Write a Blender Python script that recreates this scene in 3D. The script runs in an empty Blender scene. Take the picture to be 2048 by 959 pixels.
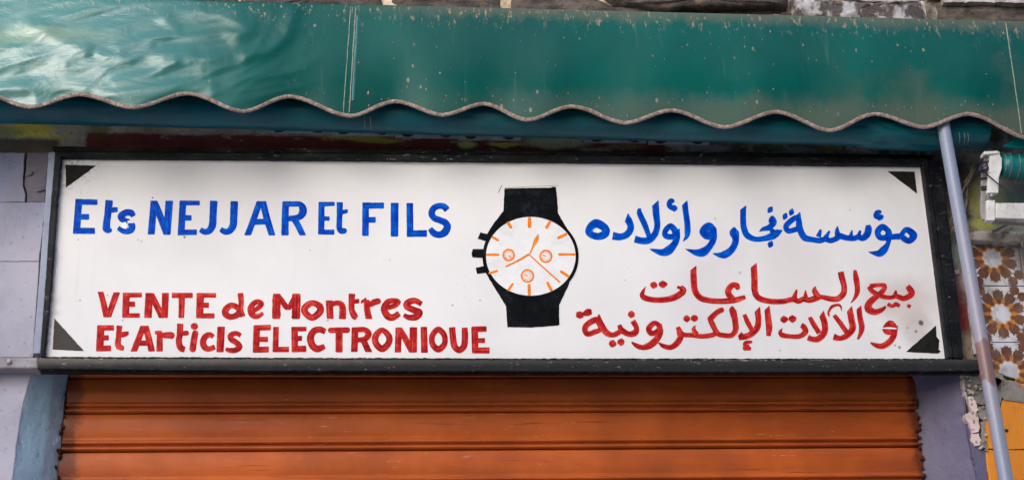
import bpy, bmesh, math, random
from mathutils import Vector, Matrix, noise as mnoise
random.seed(7)
C = bpy.context.scene.collection
R_ = math.radians

# ------------------------------------------------------------------ camera
W, H, F = 2048.0, 959.0, 3095.0
ex = Vector((32500, 220, F)).normalized()
ez = Vector((-241, -7956, F)); ez = (ez - ex*ez.dot(ex)).normalized()
ey = ez.cross(ex)
CAM = Vector((0, -4.36, 1.62))
# rows: camera axes (right, down, forward) expressed in the world
RIGHT = Vector((ex[0], ey[0], ez[0])); DOWN = Vector((ex[1], ey[1], ez[1])); FWD = Vector((ex[2], ey[2], ez[2]))
cam = bpy.data.cameras.new('camera'); co = bpy.data.objects.new('camera', cam); C.objects.link(co)
cam.sensor_width = 36; cam.lens = F/W*36; cam.clip_end = 500; cam.clip_start = .05
m3 = Matrix((RIGHT, -DOWN, -FWD)).transposed()
co.matrix_world = Matrix.Translation(CAM) @ m3.to_4x4()
bpy.context.scene.camera = co

def P(px, py, y=0.0):
    """the point of the plane Y=y that shows at photograph pixel px,py"""
    d = RIGHT*(px-W/2) + DOWN*(py-H/2) + FWD*F
    return CAM + d*((y-CAM.y)/d.y)

# ------------------------------------------------------------------ sky, sun, exposure
sc = bpy.context.scene
sc.view_settings.view_transform = 'Standard'; sc.view_settings.look = 'None'
sc.view_settings.exposure = 1.13; sc.view_settings.gamma = 1
SUN_EL, SUN_AZ = R_(33), R_(210)          # compass style: 180 = behind the camera, more = to the left
w = bpy.data.worlds.new('World'); sc.world = w; w.use_nodes = True
nt = w.node_tree; bg = nt.nodes['Background']
sky = nt.nodes.new('ShaderNodeTexSky'); sky.sky_type = 'NISHITA'; sky.sun_disc = False
sky.sun_elevation = SUN_EL; sky.sun_rotation = SUN_AZ
sky.air_density = 1.0; sky.dust_density = 2.0; sky.ozone_density = .8
nt.links.new(sky.outputs[0], bg.inputs[0]); bg.inputs[1].default_value = .15
sd = Vector((math.sin(SUN_AZ)*math.cos(SUN_EL), math.cos(SUN_AZ)*math.cos(SUN_EL), math.sin(SUN_EL)))
sl = bpy.data.lights.new('sun', 'SUN'); sl.energy = .37; sl.angle = R_(38); sl.color = (.93, .965, 1)
so = bpy.data.objects.new('sun', sl); C.objects.link(so)
so.rotation_euler = sd.to_track_quat('Z', 'Y').to_euler()

# ------------------------------------------------------------------ helpers
def lin(c):
    return tuple(((v/255)/12.92 if v/255 <= .04045 else ((v/255+.055)/1.055)**2.4) for v in c[:3]) + (1,)

def obj(name, verts, faces, mat, parent=None, smooth=False, uvs=None, label=None):
    me = bpy.data.meshes.new(name); me.from_pydata([tuple(v) for v in verts], [], faces)
    if uvs:
        l = me.uv_layers.new(name='UVMap')
        for i, lp in enumerate(me.loops): l.data[i].uv = uvs[lp.vertex_index]
    if smooth: me.polygons.foreach_set('use_smooth', [True]*len(me.polygons))
    me.update()
    if mat: me.materials.append(mat)
    o = bpy.data.objects.new(name, me); C.objects.link(o)
    if parent:
        o.parent = parent; o.matrix_parent_inverse = Matrix.Translation(parent.location).inverted()
    if label: o['label'] = label
    return o

def thing(name, loc, label, cat, group=None, kind=None):
    o = bpy.data.objects.new(name, None); C.objects.link(o); o.location = loc
    o.empty_display_size = .1
    o['label'] = label; o['category'] = cat
    if group: o['group'] = group
    if kind: o['kind'] = kind
    return o

def fixn(o):
    bm = bmesh.new(); bm.from_mesh(o.data); bmesh.ops.recalc_face_normals(bm, faces=bm.faces); bm.to_mesh(o.data); bm.free()
    return o

def bev(o, w_=.002, seg=2):
    m = o.modifiers.new('bevel', 'BEVEL'); m.width = w_; m.segments = seg; m.limit_method = 'ANGLE'; m.angle_limit = R_(40)
    return o

def box(name, a, b, mat, parent, bevel=.002, label=None):
    x0, y0, z0 = a; x1, y1, z1 = b
    v = [(x0,y0,z0),(x1,y0,z0),(x1,y1,z0),(x0,y1,z0),(x0,y0,z1),(x1,y0,z1),(x1,y1,z1),(x0,y1,z1)]
    f = [(0,3,2,1),(4,5,6,7),(0,1,5,4),(1,2,6,5),(2,3,7,6),(3,0,4,7)]
    o = obj(name, v, f, mat, parent, label=label)
    if bevel: bev(o, bevel)
    return o

def rag(pts, step=6, amt=1.2, seed=0, closed=True):
    """subdivide a pixel outline and make its edge uneven"""
    out = []; n = len(pts)
    for i in range(n if closed else n-1):
        a = Vector(pts[i]).to_2d(); b = Vector(pts[(i+1) % n]).to_2d(); L = (b-a).length
        k = max(1, int(L/step)); nn = Vector((-(b-a).y, (b-a).x))/max(L, 1e-6)
        for j in range(k):
            q = a.lerp(b, j/k)
            d = 0 if j == 0 else amt*(mnoise.noise(Vector((q.x*.13, q.y*.13, seed*3.1)))*1.6+random.uniform(-.35, .35))
            out.append((q.x+nn.x*d, q.y+nn.y*d))
    if not closed: out.append(tuple(pts[-1]))
    return out

def prism(name, pts, yf, yb, mat, parent, bevel=0, label=None, smooth=False, yfun=None):
    """an outline read off the photograph, given its own distance and thickness"""
    n = len(pts)
    fr = [P(x, y, yf) for x, y in pts]
    if yfun: fr = [Vector((p.x, p.y+yfun(p), p.z)) for p in fr]
    bk = [Vector((p.x, yb, p.z)) for p in fr]
    v = fr+bk
    f = [tuple(range(n)), tuple(range(2*n-1, n-1, -1))]
    f += [(i, i+n, (i+1) % n+n, (i+1) % n) for i in range(n)]
    o = fixn(obj(name, v, f, mat, parent, label=label))
    if bevel: bev(o, bevel)
    return o

def tube(name, pts, r, mat, parent=None, seg=14, label=None, rr=None, cap=True):
    pts = [Vector(p) for p in pts]; v = []; f = []
    n = len(pts)
    up = Vector((0, 0, 1))
    for i, p in enumerate(pts):
        t = (pts[min(i+1, n-1)]-pts[max(i-1, 0)]).normalized()
        if abs(t.dot(up)) > .97: up = Vector((1, 0, 0))
        a = t.cross(up).normalized(); b = t.cross(a).normalized()
        ri = rr(i/(n-1), i) if rr else r
        for k in range(seg):
            th = 2*math.pi*k/seg
            rk = ri(th) if callable(ri) else ri
            v.append(p + a*math.cos(th)*rk + b*math.sin(th)*rk)
    for i in range(n-1):
        for k in range(seg):
            k2 = (k+1) % seg
            f.append((i*seg+k, i*seg+k2, (i+1)*seg+k2, (i+1)*seg+k))
    if cap:
        f.append(tuple(range(seg))[::-1]); f.append(tuple((n-1)*seg+k for k in range(seg)))
    o = fixn(obj(name, v, f, mat, parent, smooth=True, label=label))
    return o

def crom(pts, step, closed=False):
    """Catmull-Rom through (x,y,w) points"""
    n = len(pts); out = []
    rng = range(n) if closed else range(n-1)
    for i in rng:
        if closed: p0, p1, p2, p3 = pts[i-1], pts[i], pts[(i+1) % n], pts[(i+2) % n]
        else: p0, p1, p2, p3 = pts[max(i-1, 0)], pts[i], pts[i+1], pts[min(i+2, n-1)]
        L = math.hypot(p2[0]-p1[0], p2[1]-p1[1]); k = max(1, int(L/step))
        for j in range(k):
            t = j/k; t2 = t*t; t3 = t2*t
            out.append(tuple(.5*((2*b)+(-a+c)*t+(2*a-5*b+4*c-d)*t2+(-a+3*b-3*c+d)*t3) for a, b, c, d in zip(p0, p1, p2, p3)))
    if not closed: out.append(tuple(pts[-1]))
    return out

# ------------------------------------------------------------------ materials
class Mat:
    def __init__(s, name, rough=.6, spec=.5):
        s.m = bpy.data.materials.new(name); s.m.use_nodes = True
        s.nt = s.m.node_tree; s.b = s.nt.nodes['Principled BSDF']
        s.b.inputs['Roughness'].default_value = rough
        s.b.inputs['Specular IOR Level'].default_value = spec
        s.geo = s.nt.nodes.new('ShaderNodeNewGeometry')
        s.pos = s.geo.outputs['Position']
    def n(s, t): return s.nt.nodes.new(t)
    def put(s, sock, v):
        if isinstance(v, bpy.types.NodeSocket): s.nt.links.new(v, sock)
        elif isinstance(v, (int, float)): sock.default_value = v
        else: sock.default_value = v if len(v) == len(sock.default_value) else (tuple(v)+(1,))[:len(sock.default_value)]
    def math(s, op, a, b=0, clamp=False):
        q = s.n('ShaderNodeMath'); q.operation = op; q.use_clamp = clamp; s.put(q.inputs[0], a); s.put(q.inputs[1], b); return q.outputs[0]
    def vmath(s, op, a, b):
        q = s.n('ShaderNodeVectorMath'); q.operation = op; s.put(q.inputs[0], a); s.put(q.inputs[1], b); return q.outputs[0]
    def map(s, v, scale=(1,1,1), loc=(0,0,0), rot=(0,0,0)):
        q = s.n('ShaderNodeMapping'); s.put(q.inputs[0], v); q.inputs['Scale'].default_value = scale
        q.inputs['Location'].default_value = loc; q.inputs['Rotation'].default_value = rot; return q.outputs[0]
    def noise(s, scale=5, detail=5, rough=.55, st=(1,1,1), loc=(0,0,0), vec=None, col=False, rot=(0,0,0), dist=0):
        q = s.n('ShaderNodeTexNoise'); s.put(q.inputs['Vector'], s.map(vec or s.pos, st, loc, rot))
        q.inputs['Scale'].default_value = scale; q.inputs['Detail'].default_value = detail; q.inputs['Roughness'].default_value = rough
        q.inputs['Distortion'].default_value = dist
        return q.outputs['Color' if col else 'Fac']
    def voro(s, scale, st=(1,1,1), loc=(0,0,0), feat='F1', rnd=1):
        q = s.n('ShaderNodeTexVoronoi'); q.feature = feat; s.put(q.inputs['Vector'], s.map(s.pos, st, loc)); q.inputs['Scale'].default_value = scale
        q.inputs['Randomness'].default_value = rnd
        return q.outputs['Distance']
    def rng(s, v, a, b, lo=0, hi=1, smooth=True):
        q = s.n('ShaderNodeMapRange'); q.interpolation_type = 'SMOOTHSTEP' if smooth else 'LINEAR'
        s.put(q.inputs['Value'], v)
        q.inputs['From Min'].default_value = min(a, b); q.inputs['From Max'].default_value = max(a, b)
        if a > b: lo, hi = hi, lo
        q.inputs['To Min'].default_value = lo; q.inputs['To Max'].default_value = hi
        return q.outputs['Result']
    def mix(s, f, a, b):
        q = s.n('ShaderNodeMix'); q.data_type = 'RGBA'; s.put(q.inputs[0], f); s.put(q.inputs[6], a); s.put(q.inputs[7], b); return q.outputs[2]
    def sep(s, v):
        q = s.n('ShaderNodeSeparateXYZ'); s.put(q.inputs[0], v); return q.outputs
    def col(s, c): s.put(s.b.inputs['Base Color'], c); return s
    def rough(s, v): s.put(s.b.inputs['Roughness'], v); return s
    def bump(s, h, strength=.3, dist=.002):
        q = s.n('ShaderNodeBump'); q.inputs['Strength'].default_value = strength; q.inputs['Distance'].default_value = dist
        s.put(q.inputs['Height'], h)
        if s.b.inputs['Normal'].is_linked: s.nt.links.new(s.b.inputs['Normal'].links[0].from_socket, q.inputs['Normal'])
        s.put(s.b.inputs['Normal'], q.outputs[0]); return s
    def warp(s, amt=.03, scale=12, detail=4, loc=(0,0,0)):
        nz = s.vmath('SUBTRACT', s.noise(scale, detail, .65, loc=loc, col=True), (.5, .5, .5))
        return s.vmath('ADD', s.pos, s.vmath('MULTIPLY', nz, (amt, amt, amt)))
    def boxm(s, xyz, x0, x1, z0, z1, soft=.004):
        """mask: 1 inside the x/z rectangle of the (warped) position"""
        r = None
        for v, a, b in ((xyz[0], x0, x1), (xyz[2], z0, z1)):
            for mm in (s.rng(v, a-soft, a+soft), s.rng(v, b+soft, b-soft)):
                r = mm if r is None else s.math('MULTIPLY', r, mm)
        return r
    def blob(s, xyz, cx, cz, rx, rz, soft=.35):
        dx = s.math('DIVIDE', s.math('SUBTRACT', xyz[0], cx), rx); dz = s.math('DIVIDE', s.math('SUBTRACT', xyz[2], cz), rz)
        d = s.math('SQRT', s.math('ADD', s.math('MULTIPLY', dx, dx), s.math('MULTIPLY', dz, dz)))
        return s.rng(d, 1+soft, 1-soft)

def paint(name, base, dark, rough=.45, scale=6, spots=None, bump=.25, spec=.5, fine=90, amt=1.0):
    """old painted surface: two tones, chips, fine relief"""
    m = Mat(name, rough, spec)
    a = m.rng(m.noise(scale, 6, .6), .35, .7)
    c = m.mix(m.math('MULTIPLY', a, amt), lin(base), lin(dark))
    if spots:
        sp = m.rng(m.noise(48, 5, .75, loc=(3, 1, 8)), .60, .65)
        c = m.mix(m.math('MULTIPLY', sp, .8), c, lin(spots))
    m.col(c); m.bump(m.noise(fine*.7, 5, .7), bump, .004); m.bump(m.noise(scale*2, 5, .65), bump*.8, .008)
    return m

# --- board
WB = Mat('board_white', .5, .12)
xyz = WB.sep(WB.pos)
bl, br_, tl, tr = P(88, 714, -.06), P(1893, 718, -.06), P(122, 313, -.06), P(1840, 327, -.06)
c = WB.mix(WB.rng(WB.noise(2.2, 5, .6), .3, .75), lin((214, 213, 214)), lin((200, 199, 201)))
# brownish smudges, low right and by the middle
wz = WB.sep(WB.warp(.10, 9, 3))
def smudge(c, px, py, rx, ry, colr, a):
    q = P(px, py, -.06); mk = WB.math('MULTIPLY', WB.blob(wz, q.x, q.z, rx, ry, .6), a)
    return WB.mix(mk, c, lin(colr))
c = smudge(c, 1800, 600, .10, .07, (168, 150, 142), .5)
c = smudge(c, 1590, 545, .09, .14, (195, 185, 185), .35)
c = smudge(c, 1400, 560, .10, .2, (195, 190, 196), .3)
c = smudge(c, 1830, 660, .05, .05, (150, 138, 130), .45)
# grime creeping in from the left edge and top corner
edge = WB.rng(WB.math('SUBTRACT', wz[0], WB.math('MULTIPLY', WB.math('SUBTRACT', wz[2], bl.z), 0.0)), tl.x+.03, tl.x-.04)
ed = WB.math('MULTIPLY', edge, WB.rng(WB.noise(55, 5, .75), .42, .62))
c = WB.mix(WB.math('MULTIPLY', ed, .8), c, lin((88, 82, 70)))
topm = WB.math('MULTIPLY', WB.rng(xyz[2], tl.z-.16, tl.z-.02), WB.rng(xyz[0], tl.x+.16, tl.x+.0))
c = WB.mix(WB.math('MULTIPLY', WB.math('MULTIPLY', topm, WB.rng(WB.noise(70, 5, .8), .5, .62)), .75), c, lin((80, 74, 66)))
# specks
for px, py, rr_s, a_ in [(305,395,.0022,.9),(369,474,.003,.9),(276,479,.002,.6),(283,482,.0035,.25),(156,479,.002,.6),(1842,645,.0075,.85),(1832,662,.004,.7),(1799,694,.004,.7),(1815,655,.003,.5),(1790,690,.003,.6),(1480,545,.005,.25),(1138,545,.005,.3),(655,640,.003,.4),(905,610,.003,.5),(960,600,.0025,.5),(1700,420,.003,.3),(1430,437,.003,.4),(245,640,.003,.35),(300,715,.003,.3),(160,600,.003,.4),(215,590,.0025,.4),(620,500,.002,.5),(780,520,.002,.5),(1250,560,.002,.5),(1560,700,.003,.4)]:
    q = P(px, py, -.06); c = WB.mix(WB.math('MULTIPLY', WB.blob(xyz, q.x, q.z, rr_s, rr_s*1.1, .5), a_), c, lin((38, 36, 38)))
sp = WB.math('MULTIPLY', WB.rng(WB.voro(70), .10, .07), WB.rng(WB.noise(3.3, 3, .6, loc=(5, 0, 1)), .60, .74))
c = WB.mix(WB.math('MULTIPLY', sp, .75), c, lin((85, 82, 80)))
fs = WB.math('MULTIPLY', WB.rng(WB.noise(160, 3, .7), .67, .72), WB.rng(WB.noise(5, 3, .6, loc=(1, 0, 4)), .5, .7))
c = WB.mix(WB.math('MULTIPLY', fs, .45), c, lin((120, 115, 110)))
dr = WB.rng(WB.noise(26, 4, .6, st=(1, 1, .05)), .62, .8)
c = WB.mix(WB.math('MULTIPLY', dr, .10), c, lin((160, 150, 140)))
WB.col(c); WB.bump(WB.noise(240, 3, .6), .12, .0006); WB.bump(WB.noise(3, 3, .5), .25, .006)

# --- brush paints: streaks run along each stroke (UV = metres along, across)
def brush(name, lo, mid, hi, rough=.3):
    m = Mat(name, rough+.1, .03)
    uv = m.n('ShaderNodeTexCoord').outputs['UV']
    st = m.noise(1, 5, .65, st=(9, 200, 1), vec=uv)
    blot = m.noise(55, 4, .6, loc=(2, 0, 0))
    k = m.math('ADD', m.math('MULTIPLY', st, .6), m.math('MULTIPLY', blot, .4))
    c = m.mix(m.rng(k, .40, .50), lin(lo), lin(mid)); c = m.mix(m.rng(k, .51, .62), c, lin(hi))
    m.col(c); m.bump(st, .35, .0008); m.bump(blot, .2, .001)
    return m.m
BLUE = brush('blue_brush_paint', (0, 44, 142), (0, 66, 170), (4, 96, 200))
RED = brush('red_brush_paint', (118, 18, 20), (166, 33, 34), (206, 74, 62))
BLACK = brush('black_brush_paint', (10, 11, 13), (14, 16, 19), (28, 31, 38), .5)
ORANGE = brush('orange_brush_paint', (196, 104, 20), (226, 120, 22), (240, 150, 50), .4)
DIALW = brush('white_brush_paint', (206, 206, 208), (214, 214, 216), (220, 220, 221), .4)
CHIP = paint('bare_white_chip', (225, 225, 228), (205, 205, 210), .5, 30).m
TRI = Mat('charcoal_triangle_paint', .6, .06)
c = TRI.mix(TRI.rng(TRI.noise(40, 5, .7), .4, .7), lin((24, 26, 24)), lin((36, 35, 33)))
c = TRI.mix(TRI.math('MULTIPLY', TRI.rng(TRI.noise(150, 3, .7), .68, .72), .6), c, lin((150, 150, 150)))
q = P(100, 700, -.06)
c = TRI.mix(TRI.math('MULTIPLY', TRI.blob(TRI.sep(TRI.pos), q.x, q.z, .2, .2, .5), .7), c, lin((76, 72, 70)))
TRI.col(c); TRI = TRI.m

# --- frame
FR = Mat('black_frame_paint', .5, .1)
x_ = FR.sep(FR.pos)
c = FR.mix(FR.rng(FR.noise(14, 5, .6), .4, .7), lin((14, 16, 20)), lin((30, 32, 36)))
fl = FR.math('MULTIPLY', FR.rng(FR.noise(70, 4, .75, st=(.5, 1, 1.6)), .625, .66), FR.rng(FR.noise(5, 2, .5, loc=(9, 0, 0)), .45, .65))
c = FR.mix(fl, c, lin((165, 168, 168)))
fl2 = FR.rng(FR.noise(60, 5, .8, loc=(7, 3, 0), st=(.6, 1, 3)), .57, .68)
c = FR.mix(FR.math('MULTIPLY', fl2, .6), c, lin((92, 90, 86)))
FR.col(c); FR.bump(FR.noise(110, 4, .65), .3, .0012); FR.bump(FR.noise(30, 4, .6), .3, .003)
FRD = Mat('dusty_rail_paint', .8, .15)     # bottom rail: thick with dust at the left end
x_ = FRD.sep(FRD.pos)
lft = FRD.rng(FRD.math('ADD', x_[0], FRD.math('MULTIPLY', FRD.noise(3, 4, .6), .5)), P(90, 725, -.07).x+.2, P(1500, 725, -.07).x+.3)
zz = P(500, 718, -.085).z
dust = FRD.rng(FRD.math('ADD', x_[2], FRD.math('MULTIPLY', FRD.noise(40, 5, .7), .012)), zz-.020, zz+.008)
c = FRD.mix(FRD.noise(25, 5, .7), lin((20, 22, 26)), lin((38, 40, 42)))
c = FRD.mix(FRD.math('MULTIPLY', dust, FRD.rng(lft, 0, 1, .8, .2)), c, lin((104, 97, 90)))
c = FRD.mix(FRD.math('MULTIPLY', FRD.rng(FRD.noise(75, 5, .8, st=(.4, 1, 2)), .635, .67), .7), c, lin((160, 160, 155)))
FRD.col(c); FRD.bump(FRD.noise(120, 5, .7), .5, .002)
FR, FRD = FR.m, FRD.m

# --- awning cloths
def vinyl(name, base, deep, dusty, rough, dust_amt=1.0, left_glare=True, spec=.5):
    m = Mat(name, rough, spec)
    x = m.sep(m.pos)
    c = m.mix(m.rng(m.noise(2.4, 5, .6, st=(1, 1, .6)), .3, .7), lin(base), lin(deep))
    m.dustc = lin(dusty)
    return m, x, c
VY = -.20
VAL, x_, c = vinyl('green_valance_vinyl', (0, 86, 78), (0, 70, 66), (112, 104, 92), .3, spec=.2)
zt0, zt1 = P(600, 8, VY), P(2000, 42, VY); sl_ = (zt1.z-zt0.z)/(zt1.x-zt0.x)
hgt = VAL.math('SUBTRACT', x_[2], VAL.math('ADD', VAL.math('MULTIPLY', VAL.math('SUBTRACT', x_[0], zt0.x), sl_), zt0.z))   # 0 at the top edge, negative below
hn = VAL.math('ADD', hgt, VAL.math('MULTIPLY', VAL.math('SUBTRACT', VAL.noise(14, 6, .7, st=(1, 1, .5)), .5), .13))
right = VAL.rng(x_[0], P(600, 100, VY).x, P(1000, 100, VY).x)
td = VAL.math('MULTIPLY', VAL.rng(hn, -.055, -.0), right)
bd = VAL.math('MULTIPLY', VAL.rng(hn, -.265, -.36), VAL.rng(x_[0], P(650, 100, VY).x, P(1500, 100, VY).x, .1, .9))
c = VAL.mix(VAL.math('MULTIPLY', td, .5), c, lin((104, 98, 86)))
c = VAL.mix(VAL.math('MULTIPLY', bd, .5), c, lin((96, 92, 78)))
cloud = VAL.math('MULTIPLY', VAL.rng(VAL.noise(3.2, 5, .62, loc=(4, 2, 0)), .48, .72), VAL.rng(x_[0], P(1500, 100, VY).x, P(1850, 100, VY).x))
c = VAL.mix(VAL.math('MULTIPLY', cloud, .45), c, lin((84, 88, 74)))
# sky glare on the left third, painted into the colour as paler teal
wl = VAL.sep(VAL.warp(.25, 3.2, 5))
glare = VAL.rng(wl[0], P(640, 100, VY).x, P(120, 100, VY).x)
c = VAL.mix(VAL.math('MULTIPLY', glare, .42), c, lin((90, 150, 146)))
ys = P(90, 95, VY); c = VAL.mix(VAL.math('MULTIPLY', VAL.blob(wl, ys.x, ys.z, .17, .03, .5), .35), c, lin((150, 160, 120)))
ch = VAL.math('MULTIPLY', VAL.rng(VAL.voro(30, st=(1, 1, .6)), .16, .11), VAL.rng(VAL.noise(7, 3, .6, loc=(6, 1, 2)), .52, .66))
c = VAL.mix(VAL.math('MULTIPLY', ch, .5), c, lin((170, 150, 128)))
ch2 = VAL.math('MULTIPLY', VAL.rng(VAL.noise(75, 5, .75, st=(1, 1, .35), loc=(2, 2, 2)), .575, .63), VAL.rng(hn, -.10, -.01))
c = VAL.mix(VAL.math('MULTIPLY', ch2, .7), c, lin((168, 142, 116)))
stk = VAL.rng(VAL.noise(42, 4, .6, st=(1, 1, .04)), .6, .78)
c = VAL.mix(VAL.math('MULTIPLY', stk, .28), c, lin((80, 120, 110)))
VAL.col(c)
VAL.rough(VAL.math('ADD', VAL.math('MULTIPLY', VAL.math('ADD', td, bd, True), .35), VAL.rng(VAL.noise(8, 5, .6), .3, .7, .26, .36)))
VAL.put(VAL.b.inputs['Specular IOR Level'], VAL.rng(glare, 0, 1, .18, .8)); VAL.bump(VAL.math('MULTIPLY', glare, VAL.noise(11, 4, .6, st=(.8, 1, 1.9), rot=(0, .35, 0), dist=.8)), .21, .02); VAL.bump(VAL.noise(420, 2, .5), .12, .0005); VAL.bump(VAL.noise(16, 5, .55), .25, .0035)
VAL = VAL.m
ROL, x_, c = vinyl('dark_roll_vinyl', (0, 84, 94), (0, 66, 76), (80, 80, 72), .36, spec=.3)
c = ROL.mix(ROL.math('MULTIPLY', ROL.rng(ROL.noise(20, 6, .7, st=(.3, 1, 1)), .46, .66), .3), c, lin((60, 90, 92)))
c = ROL.mix(ROL.rng(ROL.noise(160, 2, .7), .74, .77), c, lin((130, 140, 130)))
ROL.col(c); ROL.bump(ROL.noise(13, 5, .55, st=(1, 1, 2)), .4, .005); ROL = ROL.m
TEAL, x_, c = vinyl('teal_roll_vinyl', (0, 118, 118), (0, 96, 98), (80, 80, 72), .38)
c = TEAL.mix(TEAL.math('MULTIPLY', TEAL.rng(TEAL.noise(18, 6, .7), .5, .8), .25), c, lin((90, 140, 135)))
TEAL.col(c); TEAL.bump(TEAL.noise(13, 5, .55), .4, .004); TEAL = TEAL.m
TRIM = paint('frayed_trim_tape', (170, 150, 142), (126, 110, 102), .95, 40, (196, 182, 172), .6, .2)
TRIM.col(TRIM.mix(TRIM.rng(TRIM.noise(130, 5, .8), .42, .62), TRIM.b.inputs['Base Color'].links[0].from_socket, lin((112, 98, 90)))); TRIM.bump(TRIM.noise(260, 3, .7), .9, .003); TRIM = TRIM.m
THREAD = paint('stitch_thread', (150, 150, 132), (96, 120, 108), .9, 60).m
WELT = paint('welded_seam_strip', (20, 98, 94), (8, 84, 82), .5, 20, (150, 150, 130)).m

# --- masonry
STONE_D = Mat('dark_rubble_stone', .85, .3)
c = STONE_D.mix(STONE_D.rng(STONE_D.noise(9, 7, .65, st=(1, 1, 2.2)), .35, .68), lin((58, 52, 50)), lin((108, 98, 92)))
c = STONE_D.mix(STONE_D.rng(STONE_D.noise(34, 6, .7), .55, .72), c, lin((40, 35, 34)))
c = STONE_D.mix(STONE_D.math('MULTIPLY', STONE_D.rng(STONE_D.noise(11, 4, .6, loc=(4, 4, 4)), .58, .72), .5), c, lin((128, 104, 84)))
STONE_D.col(c); STONE_D.bump(STONE_D.noise(30, 8, .7), .9, .012); STONE_D.bump(STONE_D.noise(150, 5, .7), .5, .003); STONE_D = STONE_D.m
STONE_L = Mat('pale_rubble_stone', .8, .35)
c = STONE_L.mix(STONE_L.rng(STONE_L.noise(12, 7, .65, st=(1.6, 1, 1), rot=(0, .7, 0)), .46, .6), lin((84, 76, 74)), lin((176, 174, 178)))
c = STONE_L.mix(STONE_L.rng(STONE_L.noise(40, 6, .7), .58, .7), c, lin((62, 56, 54)))
STONE_L.col(c); STONE_L.bump(STONE_L.noise(26, 8, .7), .9, .012); STONE_L = STONE_L.m
MORTAR = paint('dirty_mortar', (84, 76, 70), (50, 45, 42), .95, 12, (130, 122, 114), .9, .2).m
PLASTER_W = paint('white_lime_edge', (190, 184, 182), (140, 132, 128), .9, 20, (90, 84, 80), .8, .2).m

# wall band above / behind the sign: layers of old paint
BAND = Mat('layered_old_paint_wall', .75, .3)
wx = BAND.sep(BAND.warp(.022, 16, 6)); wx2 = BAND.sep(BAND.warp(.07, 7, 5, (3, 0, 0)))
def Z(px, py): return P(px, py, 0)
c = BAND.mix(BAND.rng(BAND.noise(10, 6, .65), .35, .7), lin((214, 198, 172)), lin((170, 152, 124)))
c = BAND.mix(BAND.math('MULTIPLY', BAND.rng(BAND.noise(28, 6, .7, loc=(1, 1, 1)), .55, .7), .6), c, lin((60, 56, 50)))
lo = BAND.math('SUBTRACT', wx[2], BAND.math('MULTIPLY', wx[0], 0.0))
a0, a1, z0, z1 = Z(172, 290).x, Z(1330, 290).x, Z(600, 320).z, Z(600, 268).z
mar = BAND.math('MULTIPLY', BAND.boxm(wx, a0, a1, z0-.3, z1-.006, .006), BAND.rng(BAND.noise(22, 5, .65, loc=(8, 0, 0), st=(.5, 1, 1.4)), .68, .60))
c = BAND.mix(BAND.math('MULTIPLY', mar, .95), c, lin((136, 48, 44)))
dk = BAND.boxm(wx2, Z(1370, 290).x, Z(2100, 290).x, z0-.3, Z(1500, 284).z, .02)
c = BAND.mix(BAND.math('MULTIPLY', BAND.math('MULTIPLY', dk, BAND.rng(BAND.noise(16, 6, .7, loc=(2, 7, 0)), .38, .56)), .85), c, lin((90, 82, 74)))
for (px, py, rx, rz, colr, a) in [(60, 258, .07, .022, (222, 196, 60), .9), (80, 272, .09, .012, (228, 212, 84), .7), (15, 262, .05, .02, (150, 150, 90), .7), (200, 255, .03, .05, (120, 100, 30), .6),
        (700, 273, .09, .012, (206, 198, 84), .85), (760, 282, .07, .009, (206, 194, 70), .8), (935, 290, .028, .012, (224, 228, 120), .95), (1010, 288, .05, .008, (220, 220, 100), .9), (1110, 284, .10, .022, (218, 214, 170), .95), (1190, 300, .05, .01, (200, 196, 186), .9), (1420, 297, .07, .012, (190, 184, 172), .8), (1600, 300, .06, .012, (176, 170, 160), .8),
        (1250, 294, .06, .01, (160, 158, 96), .7), (1660, 296, .03, .01, (150, 130, 40), .8), (1540, 298, .05, .014, (110, 108, 84), .8)]:
    q = Z(px, py); c = BAND.mix(BAND.math('MULTIPLY', BAND.blob(wx, q.x, q.z, rx, rz, .4), a), c, lin(colr))
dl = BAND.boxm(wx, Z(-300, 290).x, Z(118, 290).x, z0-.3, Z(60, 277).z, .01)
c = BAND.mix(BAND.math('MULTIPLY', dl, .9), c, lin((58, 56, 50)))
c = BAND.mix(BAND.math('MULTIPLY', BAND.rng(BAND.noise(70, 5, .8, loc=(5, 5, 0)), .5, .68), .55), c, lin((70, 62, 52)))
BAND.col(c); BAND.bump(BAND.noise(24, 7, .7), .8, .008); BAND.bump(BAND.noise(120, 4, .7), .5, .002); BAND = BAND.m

LAV = paint('lavender_wall_paint', (154, 152, 166), (130, 129, 146), .6, 3.5, None, .3, .35)
c0 = LAV.b.inputs['Base Color'].links[0].from_socket
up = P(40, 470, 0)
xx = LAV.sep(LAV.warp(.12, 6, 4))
c = LAV.mix(LAV.math('MULTIPLY', LAV.rng(xx[2], up.z-.10, up.z+.16), .7), c0, lin((106, 116, 146)))  # darker blue-grey towards the top: awning shade painted into the colour
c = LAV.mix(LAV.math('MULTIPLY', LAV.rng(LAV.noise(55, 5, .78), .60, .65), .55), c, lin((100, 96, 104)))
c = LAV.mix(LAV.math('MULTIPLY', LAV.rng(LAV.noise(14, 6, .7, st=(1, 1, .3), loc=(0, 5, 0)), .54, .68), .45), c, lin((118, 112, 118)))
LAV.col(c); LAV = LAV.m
LAVB = paint('chalky_lavender_patch', (112, 106, 118), (98, 94, 108), .7, 9, (96, 92, 100), .5, .3).m
RAILB = paint('blue_grey_strip_paint', (124, 132, 154), (106, 114, 138), .5, 8, (88, 88, 96), .3).m
RAILL = paint('dusty_lavender_rail', (150, 146, 156), (116, 110, 112), .7, 10, (96, 88, 84), .4, .3).m
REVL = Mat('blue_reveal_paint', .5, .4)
xx = REVL.sep(REVL.warp(.03, 10, 5))
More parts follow.
